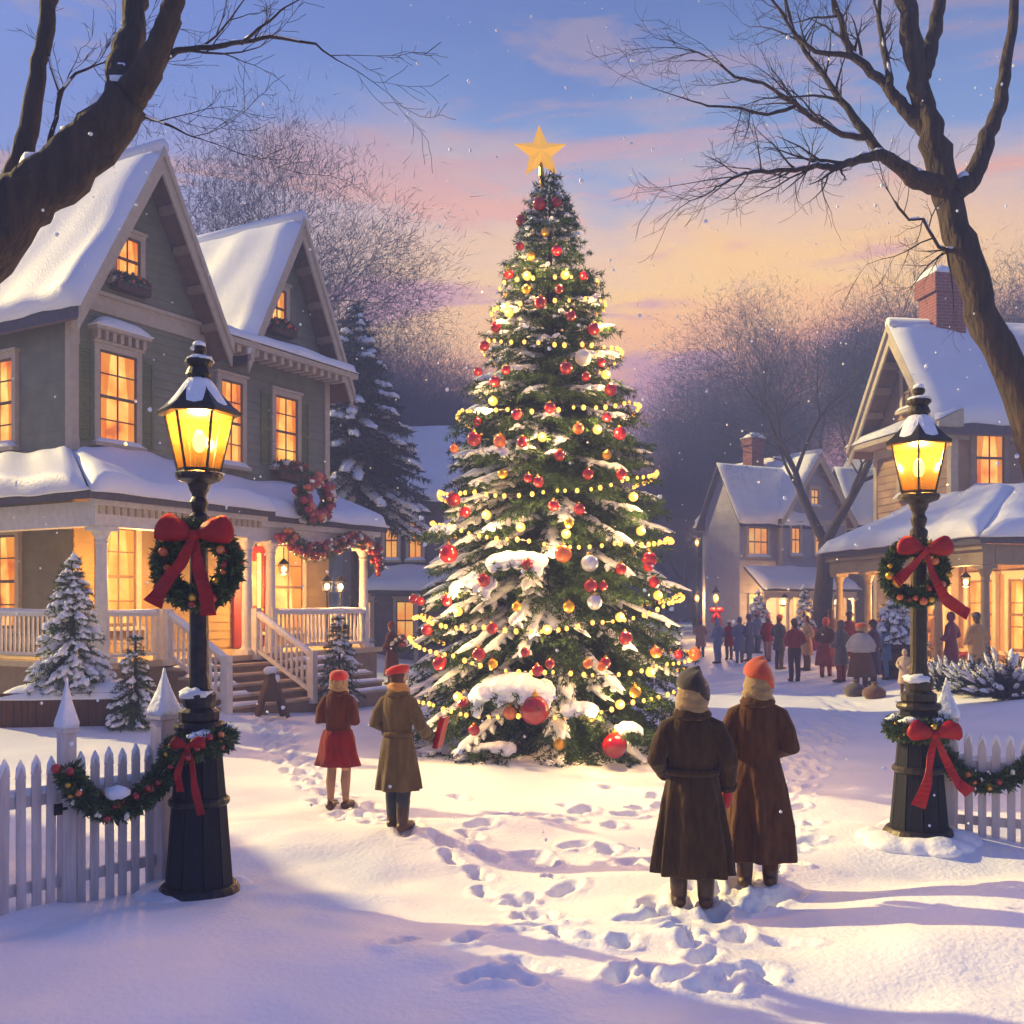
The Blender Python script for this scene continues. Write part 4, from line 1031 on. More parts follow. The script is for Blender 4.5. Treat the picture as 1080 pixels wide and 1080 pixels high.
# ---- other conifers
def cone(r0): return lambda f: r0*(1-f)**.85*(1 if f > .06 else .85)+.02
def spruce(name, label, px, py_base, D, hgt, rad, seed, mneed=None, nb=120, snow_p=.6, sc=1.0, nl=.07, nw=.007, per_m=60, base=None, cat='tree', rz=0, z0f=.08):
    p = P(px, py_base, D)
    if base is not None: p.z = base
    t = empty(name, p, label, cat, rz)
    conifer(t, hgt, cone(rad), nb, seed, nl, nw, per_m, snow_p, mneed, z0=z0f*hgt, snow_scale=sc, trunk_r=.05*rad+.02, twig=.34*min(1,rad))
    return t
spruce('spruce_tree', 'big dark snow laden spruce rising behind the right corner of the green house', 374, 690, 33, 11.9, 2.75, 61, M_needb, 420, .36, 1.9, .17, .02, 26, base=0, z0f=.47)
# raised planter with a spruce
pl = P(78, 752, 16.6); pz = gzf(pl.x, 16.6)
t = empty('planter', (pl.x, 16.6, pz-.1), 'long brown wooden planter heaped with snow below the left porch', 'planter', R(8))
m = MB()
for k in range(17): x = -1.0+k*.112; m.box(x, x+.106, -.45, -.41, 0, .60)
m.box(-1.0,.9,.40,.45,0,.6); m.box(-1.0,-.96,-.409,.399,0,.6); m.box(.86,.9,-.409,.399,0,.6); m.build('panel', M_wood, t)
m = MB(); m.box(-.955,.855,-.405,.395,.1,.5); m.build('soil', M_boot, t)
m = MB(); m.snow((-1.05,-.5,.5),(.95,-.5,.5),(.95,.5,.5),(-1.05,.5,.5),.2,22,10,5); m.build('snow', M_snow, t, smooth=True)
spruce('spruce_tree', 'bushy snow dusted spruce growing in the long wooden planter at the left porch', 76, 720, 16.6, 2.2, .72, 62, None, 190, .75, .9, .06, .006, 80, base=pz+.5)
spruce('spruce_tree', 'slim dark green spruce between the planter and the stairs of the green house', 143, 755, 16.2, 1.5, .46, 63, None, 130, .4, .7, .05, .005, 90, base=gzf(-5.95,16.2))
pt = hw(2.95,-4.25,0); pt.z = gzf(pt.x, pt.y)
t = empty('potted_tree', pt, 'small potted evergreen at the right foot of the porch stairs', 'potted tree')
m = MB(); m.lathe([(.16,0),(.2,.05),(.24,.36),(.26,.36),(.26,.42),(.2,.42),(.19,.36)], 16); m.build('pot', M_wood, t)
conifer(t, 1.95, cone(.5), 110, 64, .06, .006, 70, .35, None, z0=.42, snow_scale=.8, trunk_r=.04, twig=.25)
spruce('spruce_tree', 'small frosted spruce in front of the distant grey house porch', 800, 690, 44, 2.7, 1.0, 66, M_needb, 110, .95, 1.8, .12, .016, 26, base=0)
spruce('spruce_tree', 'slim frosted spruce at the right end of the distant grey house', 848, 690, 43, 3.0, .7, 67, M_needb, 80, .8, 1.6, .12, .016, 26, base=0)
# barrel with a snowy little spruce near the right lamp
bp_ = P(946, 724, 26.0); bp_.z = gzf(bp_.x, 26)
t = empty('barrel_planter', bp_, 'brown wooden barrel planter beside the right lamp post', 'planter')
m = MB(); m.lathe([(.34,0),(.42,.3),(.43,.6),(.38,.95),(.34,.95),(.33,.85)], 18); m.build('barrel', M_wood, t)
m = MB(); m.lathe([(.425,.22),(.432,.3),(.425,.34)], 18); m.lathe([(.425,.66),(.43,.72),(.415,.76)], 18); m.build('hoop', M_iron, t)
spruce('spruce_tree', 'snowy little spruce standing in the brown barrel planter', 946, 690, 26.0, 1.55, .72, 68, M_needb, 120, .9, 1.2, .08, .009, 50, base=bp_.z+.85)

# ================================================================== greenery, bows, lamps, fences
def leaves(pts, Rr, n, ln, wd, seed, closed=False, flat=None):
    rng = np.random.default_rng(seed); pts = np.array([tuple(p) for p in pts], float)
    seg = np.diff(pts, axis=0); sl_ = np.linalg.norm(seg, axis=1); cum = np.concatenate([[0], np.cumsum(sl_)])
    s = rng.random(n)*cum[-1]; k = np.clip(np.searchsorted(cum, s)-1, 0, len(seg)-1); q = ((s-cum[k])/sl_[k])[:,None]
    p = pts[k]+seg[k]*q; d = seg[k]/sl_[k][:,None]
    rv = rng.normal(size=(n,3)); rv -= d*(rv*d).sum(1,keepdims=True); rv /= np.linalg.norm(rv,axis=1,keepdims=True)
    rad = Rr*np.sqrt(rng.random(n))[:,None]; p = p+rv*rad*.75
    nd = rv*.8+d*rng.choice([-1,1],n)[:,None]*.55+rng.normal(size=(n,3))*.25; nd /= np.linalg.norm(nd,axis=1,keepdims=True)
    L_ = ln*(.6+.7*rng.random(n))[:,None]; sd = np.cross(nd, rng.normal(size=(n,3))); sd /= np.linalg.norm(sd,axis=1,keepdims=True); w = wd*(.7+.6*rng.random(n))[:,None]
    up = np.cross(sd, nd)*w*.5
    V = np.stack([p, p+nd*L_*.45-sd*w+up, p+nd*L_, p+nd*L_*.45+sd*w+up], 1).reshape(-1,3)
    b = np.arange(n)[:,None]*4
    return V, np.concatenate([b+np.array([[0,1,2]]), b+np.array([[0,2,3]])], 0)
def deco(parent, pts, Rr, n, seed, kinds, smin=.018, smax=.034, front=None, sm=None):
    if sm: smin, smax = sm
    rd = random.Random(seed)
    for i in range(n):
        t = (i+rd.uniform(.2,.8))/n*(len(pts)-1); k = min(len(pts)-2, int(t)); p = Vector(pts[k]).lerp(Vector(pts[k+1]), t-k)
        a = Vector((rd.uniform(-.8,.8), -1 if rd.random() < .8 else .6, rd.uniform(-.7,.9))).normalized() if front is None else front
        kind = rd.choice(kinds); r = rd.uniform(smin, smax)
        m = MB(); c = p+a*Rr*.95
        if kind == 'white':
            for _ in range(5): m.ell(c+Vector((rd.uniform(-1,1),rd.uniform(-.5,.5),rd.uniform(-1,1)))*r*.6, r*.6, 8, 6)
        else: m.ell(c, r, 12, 8)
        m.build('bauble' if kind != 'white' else 'bloom', {'red':M_redg,'orange':M_orag,'gold':M_gold,'white':M_cream}[kind], parent, smooth=True)
def bow(parent, c, s, tails, seed=0):
    """satin bow: two puffed loops, knot and tails; tails = list of [(x,z)...] offsets from the knot, facing -y"""
    c = Vector(c); rd = random.Random(seed)
    for sg in (-1, 1):
        m = MB(); d = Vector((sg*.95, 0, .32)).normalized(); u = Vector((-d.z*sg, 0, d.x*sg)) if False else Vector((0,1,0)).cross(d).normalized()
        prof = [(0,.05,.04),(.14,.13,.08),(.34,.25,.13),(.58,.33,.16),(.8,.34,.16),(.95,.26,.12),(1.02,.10,.05)]
        fns = []
        for (t, hh, dd) in prof:
            def fn(a, t=t, hh=hh, dd=dd):
                w = 1+.13*math.sin(3*a+seed+t*5)+.09*math.sin(5*a+t*9)+.05*math.sin(9*a+t*3)
                return c+d*(t*s)+u*(math.cos(a)*hh*s*w)+Vector((0,math.sin(a)*dd*s*w-.03*s*math.sin(t*3),0))+Vector((0,0,-.10*s*t*t))
            fns.append(fn)
        m.rings(fns, 20); m.build('loop', M_red, parent, smooth=True)
    m = MB(); m.ell(c+Vector((0,-.05*s,0)), (.14*s,.12*s,.15*s), 14, 10); m.build('knot', M_red, parent, smooth=True)
    for ti, tl in enumerate(tails):
        n = 14; pts = []; sides = []
        tl = [(0,0)]+list(tl)
        for k in range(n+1):
            t = k/n*(len(tl)-1); i = min(len(tl)-2, int(t)); q = t-i
            x = tl[i][0]*(1-q)+tl[i+1][0]*q; z = tl[i][1]*(1-q)+tl[i+1][1]*q
            y = -.03*s-.05*s*math.sin(k/n*5.5+ti*1.3+seed)-.05*s*ti
            pts.append(c+Vector((x, y, z)))
        for k in range(n+1):
            dd = (pts[min(n,k+1)]-pts[max(0,k-1)]).normalized(); sd = dd.cross(Vector((0,1,0))).normalized()
            wdt = s*(.09+.15*(k/n)); sides.append((sd*math.cos(.5*math.sin(k*.6+ti))+Vector((0,.45*math.sin(k*.55+ti+seed),0)))*wdt)
        m = MB(); m.ribbon(pts, sides, .008); m.build('tail', M_red, parent, smooth=False)
def wreath(name, label, c, Rw, seed, kinds=('red','gold','red','orange'), n=2600, thick=.30, bow_s=None, tails=(), loc_bow=None, rz=0.0, ln=.06, nd=11, group=None, leafm=None, sm=None):
    t = empty(name, c, label, 'wreath', rz, group)
    ring = [(Rw*math.sin(a), 0, Rw*math.cos(a)) for a in np.linspace(0, 2*math.pi, 40)]
    V, Fc = leaves(ring, Rw*thick, n, ln, ln*.16, seed); mesh_np('greenery', V, Fc, leafm or M_leaf, t)
    m = MB(); m.tube(ring, Rw*thick*.45, 8, cap=False); m.build('ring', M_hatd, t)
    deco(t, ring, Rw*thick, nd, seed, kinds, sm=sm)
    if bow_s: bow(t, loc_bow or (0,-Rw*thick*1.1,Rw*.92), bow_s, tails, seed)
    return t

def street_lamp(px, D, label, iron, s_scale=1.0, seed=0):
    """full size lamp; heights in metres from the snow"""
    g = P(px, HOR, D); gzv = gzf(g.x, D)
    t = empty('street_lamp', (g.x, D, 0), label, 'street lamp')
    k = s_scale
    m = MB(); m.lathe([(.13,1.33),(.15,1.36),(.15,1.42),(.11,1.45),(.125,1.5),(.125,1.55),(.085,1.6),(.072,1.7),(.066,2.85),(.075,2.88),(.075,2.92),(.05,2.95),(.066,3.0),(.07,3.03),(.05,3.07),(.055,3.09)], 14)
    m.build('post', iron, t, smooth=False)
    m = MB(); m.lathe([(.05,3.085),(.07,3.12),(.085,3.17),(.16,3.20),(.175,3.225),(.175,3.25),(.15,3.265)], 18); m.build('lantern_base', iron, t)
    # hexagonal lantern
    zb, zt, rb, rt = 3.265, 3.70, .15, .245
    rot = R(8)
    m = MB(); m.lathe([(rb,zb),(rt,zt)], 6, rot=rot); gl = m.build('lantern_glass', M_amber, t)
    gl.data.polygons.foreach_set('use_smooth', [False]*len(gl.data.polygons))
    m = MB()
    for i in range(6):
        a = rot+i*math.pi/3; m.tube([((rb+.004)*math.cos(a),(rb+.004)*math.sin(a),zb),((rt+.004)*math.cos(a),(rt+.004)*math.sin(a),zt)], .010, 5)
    m.lathe([(rb+.012,zb-.008),(rb+.018,zb+.02),(rb-.01,zb+.02)], 6, rot=rot); m.build('lantern_frame', iron, t)
    m = MB(); m.lathe([(.25,3.695),(.305,3.70),(.31,3.725),(.25,3.775),(.16,3.875),(.095,3.96),(.075,4.0)], 6, rot=rot)
    m.lathe([(.08,3.99),(.10,4.01),(.085,4.05),(.075,4.07),(.105,4.10),(.105,4.12),(.05,4.16),(.035,4.17),(.05,4.19),(.055,4.215),(.035,4.245),(.006,4.255)], 14)
    ro = m.build('lantern_roof', iron, t)
    sm_ = MB(); rnd = random.Random(seed); 
    sm_.lathe([(.285,3.727),(.295,3.742),(.25,3.800),(.17,3.895),(.105,3.985),(.06,3.99)], 6, rot=rot)
    o = sm_.build('snow', M_snowc, ro); sb = o.modifiers.new('s', 'SUBSURF'); sb.levels = sb.render_levels = 2
    m = MB(); m.ell((.0,0,4.245), (.05,.05,.03), 10, 7); m.ell((.01,0,4.13), (.10,.10,.035), 10, 7, noise=.15, rnd=rnd); m.ell((-.02,-.03,1.56), (.125,.12,.05), 10, 7, noise=.2, rnd=rnd); m.ell((.03,.02,3.255), (.16,.15,.012), 10, 6)
    m.split('snow', M_snowc, t, smooth=True)
    m = MB(); m.ell((0,0,3.50), (.05,.05,.085), 12, 10); m.lathe([(.03,3.27),(.03,3.38),(.045,3.40),(.045,3.42),(.02,3.43)], 10); 
    m2 = MB(); m2.ell((0,0,3.50), (.05,.05,.085), 12, 10); m2.build('bulb', M_lampb, t, smooth=True)
    m2 = MB(); m2.lathe([(.03,3.262),(.03,3.38),(.045,3.40),(.045,3.41),(.02,3.415)], 10); m2.build('burner', iron, t)
    # flared base boarded with dark planks
    m = MB(); n = 10
    for i in range(n):
        a0 = 2*math.pi*i/n+.1; a1 = 2*math.pi*(i+1)/n+.1; r0, r1, h0, h1 = .275, .15, gzv-.25, 1.335
        c0 = ((a0+a1)/2); e = .93
        vs = []
        for (rr, hh) in ((r0,h0),(.20,.75),(r1,h1)):
            for (aa, sg) in ((a0,-1),(a1,1)):
                ca = c0+(aa-c0)*e; vs.append((rr*math.cos(ca), rr*math.sin(ca), hh)); 
        for (rr, hh) in ((r0,h0),(.20,.75),(r1,h1)):
            for (aa, sg) in ((a0,-1),(a1,1)):
                ca = c0+(aa-c0)*e; vs.append(((rr-.03)*math.cos(ca), (rr-.03)*math.sin(ca), hh))
        m.add(vs, [(0,1,3,2),(2,3,5,4),(7,6,8,9),(9,8,10,11),(0,2,8,6),(2,4,10,8),(1,7,9,3),(3,9,11,5),(4,5,11,10),(0,6,7,1)])
    m.lathe([(.25,gzv-.25),(.175,.75),(.13,1.33)], 12); m.build('pedestal', M_plank, t)
    m = MB(); m.lathe([(.305,gzv-.25),(.305,gzv+.05),(.295,gzv+.075),(.282,gzv+.10),(.27,gzv+.11)], 20); m.lathe([(.165,1.27),(.185,1.285),(.19,1.31),(.18,1.335),(.15,1.345)], 20); m.lathe([(.212,.70),(.225,.715),(.225,.745),(.21,.76)], 20); m.split('base_ring', iron, t)
    m = MB()
    for i in range(20): a = i*.314+rnd.uniform(-.15,.15); rr_ = .29+rnd.uniform(-.03,.05); m.ell((rr_*math.cos(a), rr_*math.sin(a), gzv-.02), (rnd.uniform(.17,.26), rnd.uniform(.17,.26), rnd.uniform(.05,.13)), 14, 8)
    m.jit(0, .02, 7.0)
    sd_ = remesh(m, .018, 10); sd_.materials.append(M_snow); link('snow', sd_, t)
    point('lamp_light', (g.x, D, 3.52), 210, (1,.68,.28), .06)
    return t
LX = P(210, HOR, 7.7).x; RX = P(969, HOR, 9.2).x
LA = street_lamp(210, 7.7, 'black iron street lamp with glowing lantern by the left picket fence', M_iron, seed=1)
LB = street_lamp(969, 9.2, 'bronze street lamp with glowing lantern at the right edge by the short fence', M_ironw, seed=2)
LB.scale = (1.02,1.02,.975); LA.scale = (1,1,.975)
wreath('wreath', 'large evergreen wreath with red bow hung on the black left lamp post', P(208,596,7.52), .25, 11, bow_s=.29, tails=([(.03,-.22),(.09,-.42),(.10,-.58)],[(-.08,-.2),(-.22,-.36),(-.30,-.50)]), loc_bow=(.01,-.10,.21), n=5200, ln=.066, thick=.34, nd=24, sm=(.024,.044))
wreath('wreath', 'evergreen wreath with long trailing red ribbon on the right bronze lamp post', P(965,604,9.05), .225, 12, bow_s=.25, tails=([(.06,-.22),(.17,-.42),(.38,-.56)],[(-.12,-.14),(-.22,-.24),(-.26,-.28)]), loc_bow=(.05,-.10,.19), n=4600, ln=.062, thick=.36, nd=22, sm=(.024,.042))
# collars of greenery round the lamp bases
def collar(name, label, c, r, seed, bw, tails, locb, R_=.10, tiltz=.0):
    t = empty(name, c, label, 'garland')
    ring = [(r*math.cos(a), r*math.sin(a), tiltz*math.cos(a)) for a in np.linspace(0, 2*math.pi, 36)]
    V, Fc = leaves(ring, R_, 4600, .06, .010, seed); mesh_np('greenery', V, Fc, M_leaf, t)
    m = MB(); m.tube(ring, R_*.45, 8, cap=False); m.build('core', M_hatd, t)
    deco(t, ring, R_, 28, seed, ('red','gold','white','orange','red'))
    m = MB(); rd = random.Random(seed)
    for k in range(7): a = rd.uniform(0,6.28); m.ell((r*math.cos(a), r*math.sin(a), R_*.75+tiltz*math.cos(a)), (rd.uniform(.05,.09), rd.uniform(.05,.08), .035), 9, 6, noise=.2, rnd=rd)
    m.split('snow', M_snowc, t, smooth=True)
    bow(t, locb, bw, tails, seed); return t
collar('garland', 'evergreen collar with red ribbon around the base of the black left lamp', (LX, 7.7, 1.13), .185, 21, .13, ([(.03,-.12),(.05,-.3),(.10,-.50)],[(-.04,-.1),(-.07,-.2),(-.05,-.33)]), (.0,-.27,.03), tiltz=.05)
collar('garland', 'evergreen collar with big red bow around the base of the right lamp', (RX, 9.2, 1.07), .20, 22, .24, ([(.10,-.22),(.2,-.42),(.30,-.50)],[(-.05,-.22),(-.08,-.42),(-.15,-.62)]), (.02,-.30,-.02), R_=.115)
# picket fences
def fence(name, label, a, b, top, n, posts, seed, low=-.35, caps=True):
    a = Vector(a); b = Vector(b); d = (b-a); L = d.length; ang = math.atan2(d.y, d.x)
    t = empty(name, (a.x, a.y, 0), label, 'fence', ang); m = MB(); w = L/n
    for i in range(n):
        x = w*(i+.5); pw = w*.30; h = top+.012*math.sin(i*2.7+seed); tl = .012*math.sin(i*4.1+seed*2)
        m.prism([(x-pw-tl,low),(x+pw-tl,low),(x+pw,h-.12),(x+pw*.55,h-.04),(x,h),(x-pw*.55,h-.04),(x-pw,h-.12)], -.022, .0)
    m.box(0, L, .002, .045, top-.32, top-.24); m.box(0, L, .002, .045, .18, .26)
    pn = m.build('picket_panel', M_pick, t, bevel=.004)
    s = MB()
    for i in range(n):
        x = w*(i+.5); pw = w*.30; h = top+.012*math.sin(i*2.7+seed)
        s.tube([(x-pw*.9,-.011,h-.105),(x-pw*.45,-.011,h-.03),(x,-.011,h+.012),(x+pw*.45,-.011,h-.03),(x+pw*.9,-.011,h-.105)], [.009,.017,.02,.017,.009], 6)
    s.snow((0,-.0,top-.238),(L,0,top-.238),(L,.05,top-.238),(0,.05,top-.238),.05,20,4,seed); s.build('snow', M_snowc, pn, smooth=True)
    for (x, pw, h) in posts:
        q = MB(); q.box(x-pw,x+pw,-pw,pw,low,h); q.box(x-pw*1.3,x+pw*1.3,-pw*1.3,pw*1.3,h,h+.035)
        po = q.build('fence_post', M_pick, t, bevel=.006)
        q = MB(); e = pw*1.32
        q.rings([lambda an, r=r, z=z: Vector((x+r*max(-1,min(1,1.35*math.cos(an)))*1.0, r*max(-1,min(1,1.35*math.sin(an))), h+.035+z)) for (r, z) in ((e,0),(e*1.02,.04),(e*.78,.10),(e*.42,.20),(e*.16,.30),(.006,.36))], 20)
        q.build('snow', M_snowc, po, smooth=True)
    return t
FA, FB_ = P(-40, HOR, 6.75), P(176, HOR, 7.95)
Lf = (FB_-FA).length
fl = fence('picket_fence', 'white picket fence with snow capped posts in the left foreground', FA, FB_, 1.10, 14, ((Lf*.47,.05,1.27),(Lf*.985,.075,1.30)), 3)
m = MB(); m.box(Lf*.40,Lf*.44,-.04,-.022,.70,.78); m.tube([(Lf*.42,-.05,.74),(Lf*.455,-.05,.74)], .012, 6); m.build('latch', M_iron, fl)
FC, FD = P(985, HOR, 9.45), P(1120, HOR, 9.0)
Lr = (FD-FC).length
fence('picket_fence', 'short white picket fence with snowy post beside the right lamp', FC, FD, 1.0, 9, ((Lr*.10,.085,1.12),), 8)
# fence garlands
def swag(name, label, pts, R_, n, seed, nd, kinds=('red','red','orange','white','gold'), sm=(.020,.034)):
    t = empty(name, pts[0], label, 'garland'); c = Vector(pts[0]); q = [Vector(p)-c for p in pts]
    V, Fc = leaves(q, R_, n, .058, .010, seed); mesh_np('greenery', V, Fc, M_leaf, t)
    m = MB(); m.tube(q, R_*.45, 8); m.build('core', M_hatd, t)
    deco(t, q, R_, int(nd*1.5), seed, kinds, sm=sm); return t
def fpt(px, py, D): return P(px, py, D)
pts = [fpt(px, py, D) for (px, py, D) in ((70,812,7.1),(82,834,7.15),(100,848,7.25),(122,856,7.36),(145,846,7.46),(166,826,7.56),(184,800,7.62),(196,782,7.55))]
swag('garland', 'thick evergreen swag with red balls draped along the left picket fence', pts, .095, 4600, 31, 18)
m = MB(); m.ell(P(125,840,7.27)+Vector((0,-.02,.03)), (.09,.05,.05), 10, 7, noise=.2, rnd=random.Random(4)); o = m.build('snow_clump', M_snowc, smooth=True); tag(o, 'small clump of snow lying on the left fence garland', 'snow clump')
pts = [fpt(px, py, D) for (px, py, D) in ((995,795,9.25),(1010,815,9.25),(1030,826,9.2),(1055,826,9.15),(1080,812,9.1),(1100,795,9.05))]
swag('garland', 'short evergreen swag with orange balls hung on the right fence', pts, .09, 2600, 32, 10)
# house decorations
wreath('wreath', 'red flower wreath on the porch roof edge above the front door', hw(4.25,-2.5,4.3), .42, 41, ('red','red','orange','white'), n=2600, thick=.42, rz=UX, ln=.10, nd=85, sm=(.05,.10))
q = [hw(x, -2.32, z) for (x, z) in ((3.5,3.5),(3.9,3.25),(4.3,3.1),(4.8,3.15),(5.3,3.35),(5.8,3.5),(6.3,3.45),(6.7,3.2),(6.8,2.8))]
t = swag('garland', 'bushy red and green garland draped along the porch beam of the green house', q, .24, 5200, 42, 90, ('red','red','red','orange','white'), (.045,.085))
t_ = empty('flower_box', hw(6.1,-.12,5.02), 'box of red flowers under the right upstairs window of the green house', 'flower box', UX)
m = MB(); m.box(-.5,.5,-.16,.1,0,.2); m.build('box', M_wood, t_)
V, Fc = leaves([(-.48,0,.28),(0,-.05,.3),(.48,0,.28)], .2, 1400, .11, .02, 43); mesh_np('greenery', V, Fc, M_leaf, t_); deco(t_, [(-.5,-.05,.32),(0,-.08,.35),(.5,-.05,.3)], .17, 22, 44, ('red','red','white'), .03, .06)
for (x, z, sd_, l) in ((1.3,8.38,45,'left'),(5.78,8.53,46,'right')):
    t_ = empty('flower_box', hw(x,-.12,z), f'small flower box under the attic window of the {l} gable', 'flower box', UX)
    m = MB(); m.box(-.42,.42,-.14,.1,0,.16); m.build('box', M_wood, t_)
    V, Fc = leaves([(-.4,0,.2),(0,-.04,.24),(.4,0,.2)], .16, 900, .1, .018, sd_); mesh_np('greenery', V, Fc, M_leaf, t_); deco(t_, [(-.4,-.05,.24),(0,-.06,.28),(.4,-.05,.24)], .12, 10, sd_, ('red','orange'), .03, .05)
# A-frame board at the stair foot
ap = hw(1.0,-4.25,0); ap.z = gzf(ap.x, ap.y)
t = empty('sandwich_board', ap, 'small dark brown A frame with snow on its top at the stair foot', 'stand', R(20))
m = MB(); m.bar((-.28,-.1,0),(-.02,0,.85),.16,.05); m.bar((.3,-.1,0),(.03,0,.85),.16,.05); m.bar((-.2,.2,0),(-.02,.02,.84),.12,.05); m.bar((.24,.2,0),(.03,.02,.84),.12,.05); m.build('frame', M_wood, t)
m = MB(); m.prism([(-.2,.3),(.2,.3),(.05,.8),(-.04,.8)], -.085, -.05); m.build('panel', M_boot, t)
m = MB(); m.ell((0,0,.86), (.13,.11,.08), 10, 7, noise=.15, rnd=random.Random(2)); m.ell((.1,-.03,.72), (.06,.08,.08), 10, 7); m.build('snow', M_snowc, t, smooth=True)
# small distant street lamps
def far_lamp(label, px, pyl, D, hgt, wr):
    g = P(px, HOR, D); t = empty('street_lamp', (g.x, D, 0), label, 'street lamp')
    m = MB(); m.lathe([(.14,-.1),(.12,.3),(.05,.4),(.045,hgt-.3),(.1,hgt-.24),(.1,hgt-.2)], 10); m.build('post', M_iron, t)
    m = MB(); m.lathe([(.2,hgt+.22),(.2,hgt+.26),(.06,hgt+.42),(.03,hgt+.55)], 8); m.build('lantern_roof', M_iron, t)
    m = MB(); m.ell((0,0,hgt), (.13,.13,.19), 10, 8); m.build('bulb', M_bulbb, t, smooth=True)
    point('far_lamp_light', (g.x, D-.3, hgt), 220, (1,.55,.18), .2)
    if wr:
        m = MB()
        for sx in (-1,1): m.ell((sx*.16,-.1,hgt-.55), (.18,.1,.13), 10, 7)
        m.bar((-.05,-.12,hgt-.6),(-.2,-.12,hgt-1.1),.14,.03,(0,1,0)); m.bar((.05,-.12,hgt-.6),(.2,-.12,hgt-1.2),.14,.03,(0,1,0)); m.build('bow', M_red, t, smooth=True)
    return t
far_lamp('distant street lamp with a red bow under its glowing lantern', 755, 632, 46, 2.45, True)
far_lamp('distant glowing street lamp left of the one with the red bow', 735, 633, 55, 2.5, False)
far_lamp('tall distant street lamp with a round orange globe above the crowd', 735, 573, 62, 5.9, False)
